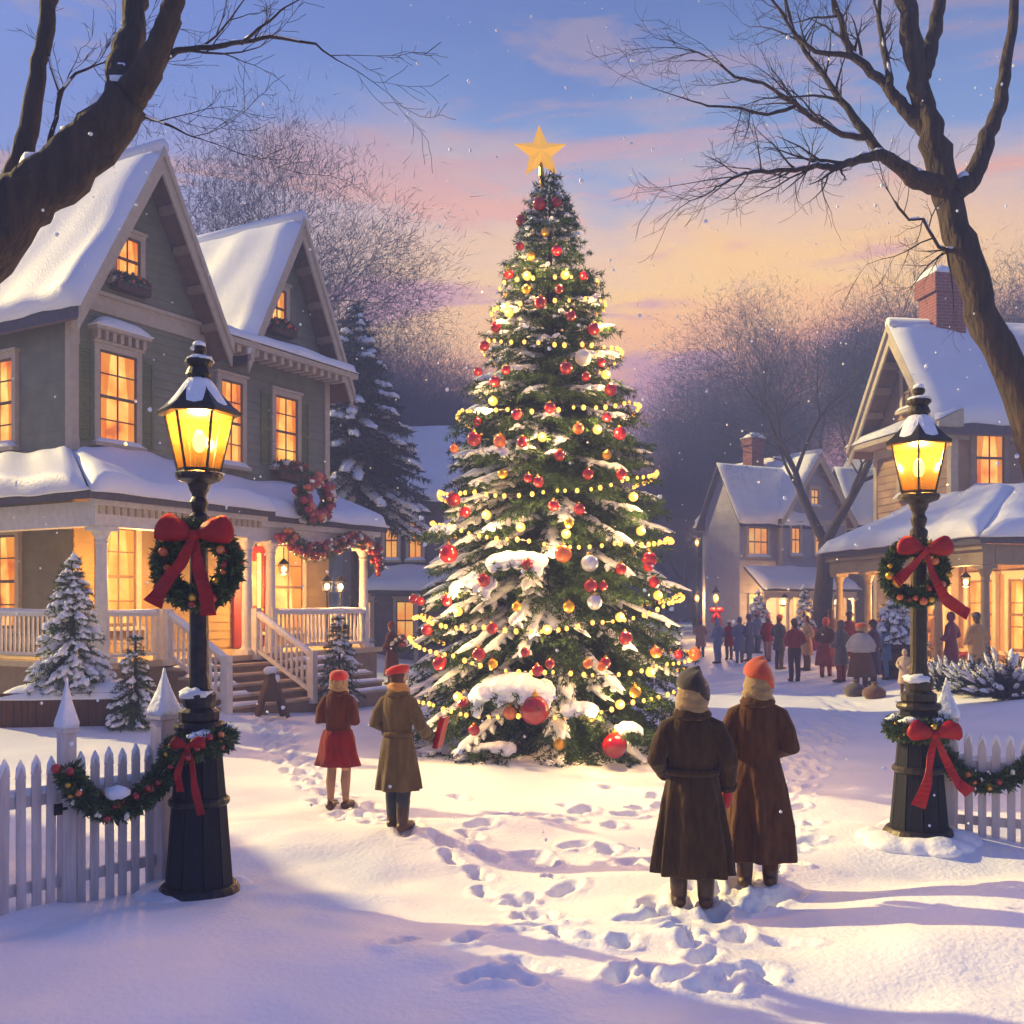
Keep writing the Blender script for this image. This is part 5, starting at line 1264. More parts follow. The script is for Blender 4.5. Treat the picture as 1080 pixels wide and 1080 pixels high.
# ================================================================== people
def person(loc, rz, label, H=1.75, coat=None, hem=.22, fold=.028, hat='beanie', hatm=None, scarf=None, legm=None, bootm=None, arms=None, hair=None,
           hero=True, belt=False, group=None, seed=0, flare=1.0, width=1.0, stride=0.0, head_turn=0.0, mitten=(None,None), legs_bare=False, skirtm=None, hoodm=None, cape=False, lean=0.0, legz=1.0):
    """figure facing local +y, feet on z=0. One continuous body; clothes are its children."""
    k = H/1.75; kw = k*width; rd = random.Random(seed)
    arms = arms or [((-.27,-.05,1.14),(-.17,.17,1.02)), ((.27,-.05,1.14),(.17,.17,1.02))]
    K = lambda p: Vector((p[0]*kw, p[1]*k, p[2]*k))
    hr = Matrix.Rotation(head_turn, 3, 'Z'); hc = Vector((0,.02,1.625))
    def hd(p): return K(hc+hr @ Vector(p))
    b = MB()
    S = 10 if hero else 6
    def tb(pts, rs, seg=S): b.tube([K(p) for p in pts], [r*k for r in rs], seg)
    b.rings([lambda a, z=z, rx=rx, ry=ry: K((rx*math.cos(a), ry*math.sin(a), z)) for z, rx, ry in ((.82,.13,.10),(.95,.16,.115),(1.1,.135,.10),(1.28,.16,.115),(1.4,.155,.10),(1.46,.09,.07))], 16 if hero else 8)
    tb([(0,0,1.40),(0,.005,1.48),(0,.015,1.56)], [.062,.056,.056])
    b.ell(hd((0,0,.01)), (.076*k,.094*k,.112*k), 14 if hero else 8, 10 if hero else 6); b.ell(hd((0,.028,-.055)), (.056*k,.062*k,.062*k), 10, 8)
    if hero:
        b.ell(hd((0,.092,-.012)), (.014*k,.024*k,.022*k), 8, 6); b.ell(hd((0,.078,-.052)), (.024*k,.014*k,.010*k), 8, 6)
        for s in (-1,1): b.ell(hd((s*.078,-.005,-.005)), (.012*k,.022*k,.032*k), 8, 6)
    for i, s in enumerate((-1,1)):
        yo = s*stride
        tb([(s*.085,0,.90),(s*.088,.02+yo*.5,.49),(s*.088,-.01+yo,.10)], [.092,.058,.040])
        tb([(s*.088,-.05+yo,.055),(s*.092,.05+yo,.05),(s*.098,.15+yo,.035)], [.042,.042,.030])
        e, h = arms[i]; e = Vector(e); h = Vector(h)
        tb([(s*.155,-.005,1.37), e, h], [.056,.043,.031])
        d = (h-e).normalized(); pm = h+d*.05
        if hero:
            sd = d.cross(Vector((0,0,1)));
            if sd.length < .2: sd = d.cross(Vector((0,1,0)))
            sd.normalize(); u = sd.cross(d)
            tb([h, h+d*.05, h+d*.09], [.030,.036,.034])
            for q, (off, ln) in enumerate(((-.030,.065),(-.010,.078),(.010,.074),(.030,.058))):
                r0 = h+d*.085+sd*off; tb([r0, r0+d*ln*.5-u*.004, r0+d*ln-u*.022], [.0105,.0098,.008], 8)
            tb([h+d*.03-sd*s*.028, h+d*.06-sd*s*.055-u*.01, h+d*.095-sd*s*.058-u*.022], [.013,.0115,.009], 8)
        else: b.ell(K(pm), .042*k, 6, 5)
    me = remesh(b, (.0075 if hero else .02)*k, 3 if hero else 1); me.materials.append(M_skin)
    o = link('person', me); o.location = loc; o.rotation_euler = (lean, 0, rz); tag(o, label, 'person', group)
    # eyes
    if hero:
        for s in (-1,1):
            m = MB(); m.ell(hd((s*.032,.083,.012)), (.012*k,.008*k,.008*k), 8, 6); m.build('eye', M_eye, o, smooth=True)
    # legs
    for i, s in enumerate((-1,1)):
        yo = s*stride
        if legm is not None:
            m = MB(); m.tube([K((s*.085,0,.90)), K((s*.09,.015+yo*.5,.62)), K((s*.09,.02+yo*.6,.5)), K((s*.09,-.012+yo*.75,.36)), K((s*.09,-.012+yo*.9,.2)), K((s*.09,-.01+yo,.10))], [.105*k,.085*k,.076*k,.074*k,.066*k,.06*k] if not legs_bare else [.095*k,.074*k,.058*k,.062*k,.046*k,.038*k], S+4); m.build('stocking' if legs_bare else 'trouser_leg', legm, o, smooth=True)
        m = MB(); top = .34 if not legs_bare else .10
        if top > .2: m.tube([K((s*.09,.0+yo*.85,top)), K((s*.09,-.012+yo,.2)), K((s*.09,-.012+yo,.085))], [.075*k,.068*k,.062*k], S)
        m.tube([K((s*.09,-.09+yo,.05)), K((s*.09,-.05+yo,.058)), K((s*.095,.06+yo,.058)), K((s*.10,.17+yo,.045)), K((s*.10,.205+yo,.04))], [.03*k,.058*k,.058*k,.048*k,.018*k], S)
        bm = remesh(m, (.011 if hero else .03)*k, 2); bm.materials.append(bootm or M_boot); link('boot', bm, o)
    if legm is not None and not legs_bare and hem > .55:
        m = MB(); m.rings([lambda a, z=z, rx=rx: K((rx*math.cos(a), rx*.72*math.sin(a), z)) for z, rx in ((.74,.10),(.78,.172),(.90,.185),(1.0,.165))], 14); m.build('trousers', legm, o, smooth=True)
    # coat: torso, skirt and sleeves in one cloth surface
    m = MB(); ph = [rd.uniform(0,6.28) for _ in range(4)]; nf = rd.choice((6,7,8))
    prof = [(1.50,.07,.068),(1.475,.09,.078),(1.45,.122,.088),(1.41,.158,.10),(1.36,.182,.112),(1.26,.185,.126),(1.12,.165,.12),(1.04,.158,.115),(.94,.182,.132),(.80,.205,.15)]
    z = .80; zz = []
    while z-.1 > hem: z -= .1; zz.append(z)
    zz.append(hem)
    zz = [q for q in zz if q < .80]
    for q in zz:
        t = (.80-q)/.6; prof.append((q, .205+.065*t*flare, .15+.06*t*flare))
    prof = [p for p in prof if p[0] >= hem-1e-6]
    prof = [(z_, rx*.55, ry*.55) for (z_, rx, ry) in ((hem+.0,0,0),) if False]+prof
    def ringf(z_, rx, ry):
        amt = fold*max(0, min(1, (1.0-z_)/.5))
        def fn(a):
            f = 1+(amt/ rx)*(.6*math.sin(nf*a+ph[0]+z_*.8)+.4*math.sin((nf+3)*a+ph[1])+.35*math.sin(2*a+ph[2]+z_*2))
            return K((rx*f*math.cos(a), ry*f*math.sin(a)-.01, z_))
        return fn
    m.rings([ringf(*p) for p in prof], 60 if hero else 24)
    if cape:
        m.rings([lambda a, z=z, r=r: K((r*1.15*math.cos(a), r*.8*math.sin(a), z)) for z, r in ((1.48,.08),(1.43,.16),(1.3,.22),(1.12,.25),(1.0,.265))], 30 if hero else 16)
    for i, s in enumerate((-1,1)):
        e, h = arms[i]; e = Vector(e); h = Vector(h); sh = Vector((s*.158,-.005,1.365)); mid = (sh+e)/2+Vector((s*.010,-.01,0)); fm = (e+h)/2
        m.tube([K(Vector((s*.09,0,1.40))), K(sh), K(mid), K(e), K(fm), K(e+(h-e)*.93)], [.066*k,.076*k,.074*k,.070*k,.068*k,.064*k], 16 if hero else 7)
    cm = remesh(m, (.011 if hero else .026)*k, 3 if hero else 1); cm.materials.append(coat or M_coatb)
    co = link('coat', cm, o)
    if hero:
        # collar, cuffs, back seam
        m = MB(); m.rings([lambda a, z=z, r=r: K((r*1.08*math.cos(a), r*math.sin(a)-.006, z+.02*math.sin(a))) for z, r in ((1.455,.118),(1.475,.122),(1.515,.098),(1.535,.085),(1.52,.078),(1.47,.09))], 28); m.build('collar', coat or M_coatb, co, smooth=True)
        for i, s in enumerate((-1,1)):
            e, h = arms[i]; e = Vector(e); h = Vector(h); d = (h-e)
            m = MB(); m.tube([K(e+d*.80), K(e+d*.82), K(e+d*.97), K(e+d*.985)], [.066*k,.075*k,.074*k,.060*k], 18); m.build('cuff', coat or M_coatb, co, smooth=True)
    if belt:
        m = MB(); m.rings([lambda a, z=z, g=g: K((.172*g*math.cos(a), .126*g*math.sin(a)-.01, z)) for z, g in ((1.01,.98),(1.015,1.07),(1.055,1.07),(1.06,.98))], 36); m.build('belt', coat or M_coatb, o, smooth=True)
    if skirtm:
        m = MB(); m.rings([lambda a, z=z, r=r: K((r*(1+.06*math.sin(7*a+z*3))*math.cos(a), r*.78*(1+.06*math.sin(7*a+z*3))*math.sin(a)-.01, z)) for z, r in ((1.0,.18),(.9,.215),(.7,.25),(skirtm[1],.295),(skirtm[1]+.01,.25))], 42); m.build('skirt', skirtm[0], o, smooth=True)
    # mittens
    for i, s in enumerate((-1,1)):
        if mitten[i] is None: continue
        e, h = arms[i]; e = Vector(e); h = Vector(h); d = (h-e).normalized(); m = MB()
        m.tube([K(h-d*.03), K(h+d*.02), K(h+d*.07), K(h+d*.13), K(h+d*.175), K(h+d*.19)], [.042*k,.040*k,.052*k,.050*k,.036*k,.012*k], 12); sd = d.cross(Vector((0,1,.2))).normalized()
        m.tube([K(h+d*.03), K(h+d*.06+sd*.055*-s), K(h+d*.11+sd*.065*-s)], [.026*k,.024*k,.014*k], 10)
        gm = remesh(m, .009*k if hero else .02*k, 2); gm.materials.append(mitten[i]); link('mitten', gm, o)
    # hair, scarf, hat
    if hair:
        m = MB(); m.ell(hd((0,-.022,.005)), (.086*k,.095*k,.118*k), 16, 12); m.ell(hd((0,-.05,-.10)), (.07*k,.055*k,.085*k), 14, 10)
        hm = remesh(m, .011*k if hero else .02*k, 2); hm.materials.append(hair); link('hair', hm, o)
    if scarf:
        m = MB()
        for (z, r, t_, w_, p_) in ((1.482,.088,.036,.030,0),(1.515,.080,.040,-.022,1.5),(1.545,.074,.034,.018,3.1)):
            m.tube([K((r*math.cos(a)*1.06, r*math.sin(a)+.006, z+w_*math.sin(a+p_))) for a in np.linspace(0, 2*math.pi, 25)], [t_*k*(1+.12*math.sin(5*a+p_)) for a in np.linspace(0, 2*math.pi, 25)], 10, cap=False, sq=.8)
        sm_ = remesh(m, .009*k if hero else .02*k, 2); sm_.materials.append(scarf); link('scarf', sm_, o)
    if hat == 'wrap':      # cloth wound round the head with a pointed cap over it
        m = MB(); m.rings([lambda a, z=z, r=r: hd((r*.98*(1+.035*math.sin(3*a+z*38)+.02*math.sin(7*a-z*50))*math.cos(a)*1.0, r*1.1*math.sin(a)-.012-(.04 if math.sin(a) > .5 and z < .06 else 0), z+.03*math.cos(a))) for z, r in ((-.135,.066),(-.115,.082),(-.08,.094),(-.04,.102),(0,.106),(.05,.104),(.09,.085))], 30 if hero else 14); 
        for (z, t_, w_, p_) in ((-.085,.024,.030,.4),(-.045,.026,-.034,1.2),(-.005,.024,.040,.2),(.03,.020,.045,.0)):
            m.tube([hd((.090*math.cos(a), .099*math.sin(a)-.012-(.02 if math.sin(a) > .5 else 0), z+w_*math.cos(a+p_))) for a in np.linspace(0, 2*math.pi, 25)], t_*k, 8, cap=False)
        wm = remesh(m, .008*k if hero else .02*k, 2); wm.materials.append(scarf or M_scarf); link('head_wrap', wm, o)
        m = MB(); m.rings([lambda a, z=z, r=r, x=x: hd((r*math.cos(a)+x, r*1.08*math.sin(a)-.01, z-.055*math.cos(a)+.012*math.sin(3*a))) for z, r, x in ((.005,.104,.004),(.01,.112,.004),(.05,.112,.008),(.09,.100,.018),(.125,.074,.036),(.145,.042,.054),(.150,.014,.064))], 30 if hero else 14); m.build('hat', hatm, o, smooth=True)
    elif hat == 'beanie':
        m = MB(); m.rings([lambda a, z=z, r=r: hd((r*math.cos(a), r*1.12*math.sin(a)-.008, z)) for z, r in ((.015,.088),(.012,.098),(.05,.10),(.055,.094),(.10,.082),(.13,.055),(.145,.02))], 24 if hero else 12); m.build('hat', hatm, o, smooth=True)
    elif hat == 'fur':     # red crown over a pale fur band
        m = MB(); r3 = random.Random(seed)
        for j in range(46):
            a = 2*math.pi*j/46; m.ell(hd((.092*math.cos(a), .108*math.sin(a)-.012, -.035+.03*r3.uniform(-1,1))), (.026*k,.026*k,.034*k), 7, 5, noise=.12, rnd=r3)
        m.build('fur_band', M_scarf, o, smooth=True)
        m = MB(); m.rings([lambda a, z=z, r=r: hd((r*(1+.03*math.sin(5*a))*math.cos(a), r*1.08*math.sin(a)-.012, z)) for z, r in ((-.02,.09),(0,.106),(.04,.118),(.08,.112),(.11,.085),(.125,.045),(.128,.012))], 26); m.build('hat', hatm, o, smooth=True)
    elif hat == 'beret':
        m = MB(); m.rings([lambda a, z=z, r=r, x=x: hd((r*math.cos(a)+x, r*1.05*math.sin(a)-.015, z-.34*(r*math.cos(a)+x)*-1 if False else z+.30*(r*math.cos(a)))) for z, r, x in ((.035,.085,0),(.04,.094,0),(.06,.122,-.006),(.085,.132,-.01),(.112,.118,-.012),(.13,.08,-.012),(.136,.015,-.012))], 28); m.build('hat', hatm, o, smooth=True)
    elif hat == 'hood':
        m = MB(); m.ell(hd((0,-.02,.0)), (.105*k,.115*k,.14*k), 14, 10); m.build('hood', hatm, o, smooth=True)
    return o
def gp(px, py):
    D = CAMZ*F/(py-HOR)
    for _ in range(3):
        x = (px-540)/F*D; D = (CAMZ-gzf(x, D))*F/(py-HOR)
    x = (px-540)/F*D; return Vector((x, D, gzf(x, D)-.012))
armsL = [((-.243,-.07,1.12),(-.17,.14,1.0)), ((.243,-.03,1.11),(.235,.08,.90))]
person(gp(730,955), R(-8), 'person in long dark umber coat with dark cap and one red mitten', 1.66, M_coatb, .26, .050, 'wrap', M_hatd, M_scarf, M_hatd, M_boot, armsL, belt=True, seed=3, flare=.8, width=1.12, mitten=(None,M_hatr), head_turn=R(8))
armsR = [((-.235,-.05,1.13),(-.13,.20,1.08)), ((.245,-.06,1.12),(.13,.20,1.07))]
person(gp(799,932), R(-16), 'person in long sienna brown coat with pale scarf wrap and rust red pointed cap', 1.65, M_coatc, .22, .052, 'wrap', M_hato, M_scarf, M_coatc, M_boot, armsR, belt=False, seed=9, flare=.55, width=1.06, stride=.05, mitten=(M_hatd,M_hatd), head_turn=R(20))
person(gp(357,853), R(-14), 'person in short brown cape over a red skirt with fur trimmed red hat', 1.52, M_cape, .93, .01, 'fur', M_hatr, M_scarf, M_stock, M_boot, [((-.24,-.05,1.13),(-.06,.20,1.14)), ((.24,-.05,1.12),(.06,.22,1.12))], seed=5, legs_bare=True, skirtm=(M_coatr,.56), hair=M_hairb, stride=.03, mitten=(M_hatd,M_hatd))
kid = gp(420,874)
person(kid, R(-24), 'person in knee length olive coat with red beret and mustard scarf holding a red songbook', 1.50, M_coato, .44, .036, 'beret', M_hatr, M_scarfy, M_jean, M_boot, [((-.26,-.05,1.14),(-.15,.17,1.05)), ((.265,.02,1.12),(.23,.24,1.0))], belt=True, seed=7, hair=M_hair, flare=1.35, stride=-.05, mitten=(M_hatd,M_hatd), head_turn=R(-14))
# red songbook in that hand
Mk = Matrix.Translation(kid) @ Matrix.Rotation(R(-24), 4, 'Z')
t = empty('songbook', Mk @ Vector((.235,.37,.875)), 'open red songbook held by the person in the red beret', 'book', R(-10))
m = MB(); m.T = Matrix.Rotation(R(14), 4, 'Y')
m.box(-.012,-.002,-.11,.11,-.15,.15); m.box(.026,.036,-.11,.11,-.15,.15); m.box(-.002,.026,-.116,-.108,-.15,.15); m.build('cover', M_red, t, bevel=.002)
m = MB(); m.T = Matrix.Rotation(R(14), 4, 'Y'); m.box(-.001,.025,-.104,.105,-.143,.143); m.build('pages', M_cream, t)
# woman by the porch with a bundle
wp = gp(413,722)
person(wp, R(60), 'person in long dark maroon coat standing alone at the corner of the porch', 1.72, M_cape, .25, .02, 'beanie', M_coatr, None, M_hatd, M_boot, None, hero=False, seed=21, hair=M_hair)
t = empty('bouquet', wp+Vector((.27,-.12,1.12)), 'pink and red bundle of flowers held by the person at the porch corner', 'flowers')
V, Fc = leaves([(-.12,0,-.05),(.1,0,.05)], .22, 500, .12, .03, 51); mesh_np('greenery', V, Fc, M_leaf, t); deco(t, [(-.15,0,0),(.05,0,.1),(.2,0,0)], .16, 14, 52, ('red','white','red'), .05, .08)
# the crowd down the street
MC = {}
def cm(n, h):
    return mat('cloth_'+n, lin(h), None, rough=.9, scale=8, sheen=.3)
CROWD = [ # px, foot y, height, label, coat, hem, hat, hat material, legs
 (739,692,1.6,'person in taupe coat with red hat at the left end of the far crowd', cm('taupe','#8a6c5a'),.5,'beanie',M_hatr,cm('dusk','#4a4552')),
 (757,700,1.66,'person in slate blue coat beside the taupe coat in the far crowd', cm('slate','#77829a'),.75,'hood',cm('slate','#77829a'),cm('slate','#77829a')),
 (769,694,1.52,'person in bright red coat with pale hat in the far crowd', M_coatr,.62,'beanie',M_cream,cm('dusk','#4a4552')),
 (780,698,1.66,'person in navy coat just right of the bright red coat', cm('navy','#4a567a'),.45,'hood',cm('navy','#4a567a'),cm('navy','#4a567a')),
 (790,694,1.7,'person in long dark indigo coat in the middle of the far crowd', cm('indigo','#3f466a'),.3,'beanie',cm('indigo','#3f466a'),cm('navy','#4a567a')),
 (799,689,1.6,'person in grey blue jacket with pink hat in the far crowd', cm('greyblue','#6b7188'),.75,'beanie',cm('pink','#a8646a'),cm('dusk','#4a4552')),
 (810,697,1.6,'person in red jacket near the frosted spruce', M_coatr,.78,'beanie',cm('pink','#a8646a'),cm('mauve','#6d5560')),
 (822,703,1.72,'person in black coat with orange hat beside the crimson coat', cm('char','#443a3a'),.62,'beanie',M_hato,cm('char','#443a3a')),
 (838,717,1.75,'person in crimson jacket and dark trousers standing nearest on the snowy street', cm('crimson','#8a2a22'),.82,'beanie',cm('brown','#5a3a28'),cm('umber','#4a3430')),
 (871,711,1.66,'person in brown coat and long rust skirt with red headscarf', cm('brown','#8a6244'),.78,'hood',M_hato,cm('rust','#8a3a2a')),
 (876,703,1.78,'person with bare dark head standing behind the red headscarf', cm('umber','#4a3430'),.6,None,None,cm('umber','#4a3430')),
 (887,716,1.62,'stout person in grey brown coat beside the red headscarf', cm('taupe2','#6e6054'),.5,'hood',cm('taupe2','#6e6054'),cm('rust','#8a3a2a')),
 (908,722,1.62,'person in pale grey shawl with a rust hat and red skirt', cm('pale','#a39a98'),.92,'fur',M_hato,cm('brown','#8a6244')),
 (921,718,1.6,'person in plum coat right of the pale grey shawl', cm('plum','#4b2a36'),.3,'beanie',M_cape,cm('plum','#4b2a36')),
 (931,712,1.74,'person in orange brown jacket with bare dark head behind the plum coat', cm('orange','#8a4426'),.75,None,None,cm('slate','#77829a')),
 (936,716,1.45,'person in denim blue coat between the plum coat and the barrel', cm('denim','#5d7290'),.6,'beanie',cm('navy','#4a567a'),cm('denim','#5d7290')),
 (954,730,1.0,'small person in cream coat standing before the barrel planter', cm('cream','#b7a088'),.4,'hood',cm('cream','#b7a088'),cm('brown','#8a6244')),
 (851,706,1.66,'person in tan coat with bare head between the crimson jacket and the red headscarf', cm('tan','#9a7650'),.5,None,None,cm('brown','#8a6244')),
 (896,708,1.7,'person in brick red coat just behind the stout grey brown coat', cm('brickc','#8a3a2a'),.45,'beanie',cm('char','#443a3a'),cm('char','#443a3a')),
 (1003,716,1.68,'person in wine red coat standing right of the right lamp post', cm('wine','#6e2630'),.35,'hood',cm('wine','#6e2630'),cm('char','#443a3a')),
 (1030,724,1.72,'person in camel coat with dark hat at the far right edge of the crowd', cm('camel','#a5804f'),.4,'beanie',cm('char','#443a3a'),cm('brown','#8a6244')),
 (987,700,1.74,'person in dark brown coat just right of the right lamp post', cm('brown','#8a6244'),.5,'beanie',cm('char','#443a3a'),cm('char','#443a3a')),
]
for i, (px, py, hh, lab, cmat, hem, hat, hatm, legm) in enumerate(CROWD):
    sk = (legm, .35) if 'skirt' in lab else None
    rz = R([-20,35,10,-5,60,-70,15,-60,5,-30,20,40,-15,60,-40,25,150,100][i % 18])
    person(gp(px, py), rz, lab, hh, cmat, hem, .012, hat, hatm, None, legm, M_boot, None, hero=False, seed=100+i, group='people gathered along the snowy street', hair=None if hat in ('hood',) else M_hair, width=1.2 if 'stout' in lab or 'shawl' in lab else 1.05, skirtm=sk, stride=.06 if i % 3 == 0 else 0, cape='shawl' in lab)
# sacks, saucer sled, shrubs and logs along the right side
def blob(name, label, cat, c, r, m_, seed, group=None, tie=True):
    rd = random.Random(seed); t = empty(name, c, label, cat, 0, group); m = MB()
    m.lathe([(r*.75,0),(r*1.0,r*.25),(r*.98,r*.7),(r*.62,r*1.02),(r*.26,r*1.18),(r*.2,r*1.24),(r*.34,r*1.42),(r*.16,r*1.46)], 14)
    m.v = [(x*(1+rd.uniform(-.08,.08)), y*(1+rd.uniform(-.08,.08)), z) for x, y, z in m.v]; m.build('cloth', m_, t, smooth=True)
    m = MB(); m.lathe([(r*.24,r*1.18),(r*.27,r*1.22),(r*.22,r*1.26)], 10); m.build('tie', M_scarf, t)
blob('sack', 'black cloth sack set down on the snow before the pale grey shawl', 'sack', gp(902,733), .26, cm('char','#443a3a'), 1)
blob('sack', 'brown cloth sack set down on the snow before the plum coat', 'sack', gp(922,734), .25, cm('brown','#8a6244'), 2)
sp_ = gp(857,686); t = empty('saucer_sled', sp_, 'round red saucer sled standing upright in the snow behind the crimson jacket', 'sled')
m = MB(); m.T = Matrix.Rotation(R(78), 4, 'X'); m.lathe([(.02,.10),(.3,.06),(.46,-.02),(.50,-.03),(.50,-.05),(.44,-.04),(.28,.03),(.02,.07)], 22, (0,.5,0)); m.build('disc', M_redg, t, smooth=True)
m = MB(); 
for s in (-1,1): m.tube([(s*.38,-.06,.62),(s*.44,-.12,.5),(s*.38,-.06,.38)], .02, 6)
m.build('handle', M_scarf, t)
def shrub(px, py, D, r, seed, label):
    p = P(px, py, D); p.z = gzf(p.x, D); t = empty('shrub', p, label, 'shrub'); rg = np.random.default_rng(seed)
    A = []; B = []; sn = []
    for _ in range(120):
        a = rg.uniform(0,6.28); e = rg.uniform(.2,1.3); L = r*rg.uniform(.6,1.15); d = np.array([math.cos(a)*math.cos(e), math.sin(a)*math.cos(e), math.sin(e)*1.0])
        A.append(d*.1*L); B.append(d*L)
        if rg.random() < .55: sn.append((d*L*.72, d*L*1.05, .07*r, .06*r))
    V, Fc = needles(np.array(A), np.array(B), 60, .10, .012, rg); mesh_np('foliage', V, Fc, M_needb, t)
    V, Fc = lobes(sn, rg); mesh_np('snow', V, Fc, M_snowc, t, smooth=True)
    m = MB(); [m.tube([a, b], [.015,.004], 4, cap=False) for a, b in list(zip(A, B))[::4]]; m.build('stem', M_bark, t)
shrub(1003,690,22,.75,71,'snowy dark shrub just right of the right lamp before the tan house porch'); shrub(1032,690,21,.8,72,'snowy dark shrub farther right before the tan house porch'); shrub(1062,700,19.5,.9,73,'snow heaped shrub at the far right before the tan house')
sp_ = gp(1018,702); t = empty('sled', sp_, 'wooden sled with a folded red blanket on the snow at the right', 'sled', R(30))
m = MB()
for s in (-1,1): m.tube([(s*.22,-.5,.06),(s*.22,.5,.06),(s*.22,.7,.16),(s*.22,.72,.3)], .025, 6); m.bar((s*.22,-.3,.06),(s*.22,-.3,.25),.04,.04); m.bar((s*.22,.3,.06),(s*.22,.3,.25),.04,.04)
for j in range(5): m.box(-.28+.12*j,-.18+.12*j,-.5,.55,.25,.275)
m.build('frame', M_wood, t)
bl = MB(); bl.snow((-.26,-.35,.278),(.28,-.35,.278),(.28,.25,.278),(-.26,.25,.278),.14,10,6,3); o = bl.build('blanket', M_coatr, smooth=True); o.location = sp_; o.rotation_euler = (0,0,R(30)); tag(o, 'folded red blanket lying on the wooden sled at the right', 'blanket')

# ================================================================== bare trees
def limb_poly(m, pts, rs, seg=8, wob=0.0, rd=None):
    P_ = [Vector(pts[0])]; R_ = [rs[0]]
    for i in range(1, len(pts)):
        a = Vector(pts[i-1]); b = Vector(pts[i]); n = 5 if rs[0] > .08 else 3
        for j in range(1, n+1):
            q = a.lerp(b, j/n)
            if wob and j < n: q += Vector((rd.uniform(-1,1), rd.uniform(-1,1), rd.uniform(-1,1)))*wob*(b-a).length
            P_.append(q); R_.append(rs[i-1]+(rs[i]-rs[i-1])*j/n)
    m.tube(P_, R_, seg)
    return P_, R_
def twigs(m, base, d, L, r, depth, rd, seg=5, spread=.6, up=.08):
    n = 5; p = Vector(base); d = Vector(d).normalized(); pts = [p.copy()]; rr = [r]
    for i in range(1, n+1):
        d = (d+Vector((rd.uniform(-1,1), rd.uniform(-1,1), rd.uniform(-1,1)+up))*.20).normalized()
        p = p+d*(L/n); pts.append(p.copy()); rr.append(max(.0022, r*(1-.8*i/n)))
        if depth > 0 and i >= 1 and rd.random() < .8:
            sd = d.cross(Vector((rd.uniform(-1,1), rd.uniform(-1,1), rd.uniform(-1,1)))).normalized()
            twigs(m, p, d*.8+sd*spread, L*rd.uniform(.35,.62), max(.0022, rr[-1]*.7), depth-1, rd, max(3, seg-1), spread, up)
    m.tube(pts, rr, seg, cap=False)
def near_tree(label, D, limbs, twg, seed, loc_px):
    rd = random.Random(seed); base = P(loc_px[0], HOR, D); base.z = gzf(base.x, D)
    t = empty('bare_tree', base, label, 'tree'); m = MB(); tw = MB(); sn = MB(); first = True; tr = MB()
    for (dd, pl_) in limbs:
        pts = [P(x, y, D+dd*j/(max(1,len(pl_)-1)))-base for j, (x, y, w_) in enumerate(pl_)]; rs = [w_/2/F*D for (x, y, w_) in pl_]
        P_, R_ = limb_poly(tr if first else m, pts, rs, 18 if rs[0] > .05 else 7, .035, rd); first = False
        # little twigs
        for k in range(2, len(P_)-1):
            if R_[k] < .05 and rd.random() < twg:
                d = (P_[k+1]-P_[k]).normalized(); sd = Vector((rd.uniform(-1,1), rd.uniform(-.5,.5), rd.uniform(-.8,1)))
                twigs(tw, P_[k], d*.7+sd*.7, rd.uniform(.4,1.0), max(.004, R_[k]*.5), 2, rd)
        d = (P_[-1]-P_[-2]).normalized(); twigs(tw, P_[-1], d, .8, max(.004, R_[-1]*.8), 2, rd)
        # snow lying on the upper side of limbs
        k = 1
        while k < len(P_)-2:
            d = P_[k+1]-P_[k]; hz = math.hypot(d.x, d.y)/max(d.length,1e-6)
            if hz > .28 and rd.random() < .8 and R_[k] > .012:
                e = min(len(P_)-1, k+rd.randint(1,3)); pp = [P_[q]+Vector((0,0,R_[q]*.90)) for q in range(k, e+1)]
                if len(pp) > 1: sn.tube(pp, [max(.012, R_[q]*(.25 if q in (k, e) else .55)) for q in range(k, e+1)], 8)
                k = e
            k += 1
    tr.jit(0,.06,4.0); m.jit(0,.012,5.0)
    tr.build('trunk', M_bark, t, smooth=True); m.build('limbs', M_bark, t, smooth=True); tw.build('twigs', M_bark, t); sn.build('snow', M_snowc, t, smooth=True)
    return t
near_tree('dark bare tree with snow lined limbs leaning in from the right edge', 12.0, [
 (0, [(1260,900,56),(1175,640,44),(1092,460,38),(1042,345,33),(1014,255,31),(996,190,31),(976,120,25),(966,70,22),(958,20,20),(950,-40,15)]),
 (-.8, [(994,196,22),(966,190,19),(949,175,15),(930,163,12),(905,168,9),(880,177,7),(861,174,5),(839,180,4.5),(794,181,3.5),(772,188,2.6),(753,200,1.8)]),
 (.6, [(930,163,10),(905,131,9),(886,106,7),(870,81,5.5),(848,53,4.5),(838,38,4),(820,-20,3)]),
 (.3, [(914,145,7),(889,142,6),(857,125,5),(838,109,4.2),(804,87,3.6),(775,81,2.8),(753,62,2),(728,53,1.5)]),
 (-.5, [(838,112,4),(810,121,3.4),(782,114,2.8),(747,112,2),(719,103,1.4)]),
 (.4, [(983,140,20),(961,122,15),(942,100,12),(933,87,10),(901,60,8),(889,38,7),(878,-10,5)]),
 (.9, [(939,92,8),(935,65,7),(930,38,6),(926,-20,4)]),
 (.2, [(900,60,6),(860,54,4.5),(838,36,4),(815,0,3)]),
 (.5, [(1006,205,22),(1024,190,20),(1040,152,18),(1056,105,14),(1064,50,11),(1072,-20,9)]),
 (.2, [(974,80,17),(982,50,15),(990,10,13),(998,-40,10)]),
 (-.6, [(1014,262,6),(1002,264,5),(990,261,4),(974,231,3),(958,232,2.4),(944,213,1.6)])], .55, 5, (1175,0))
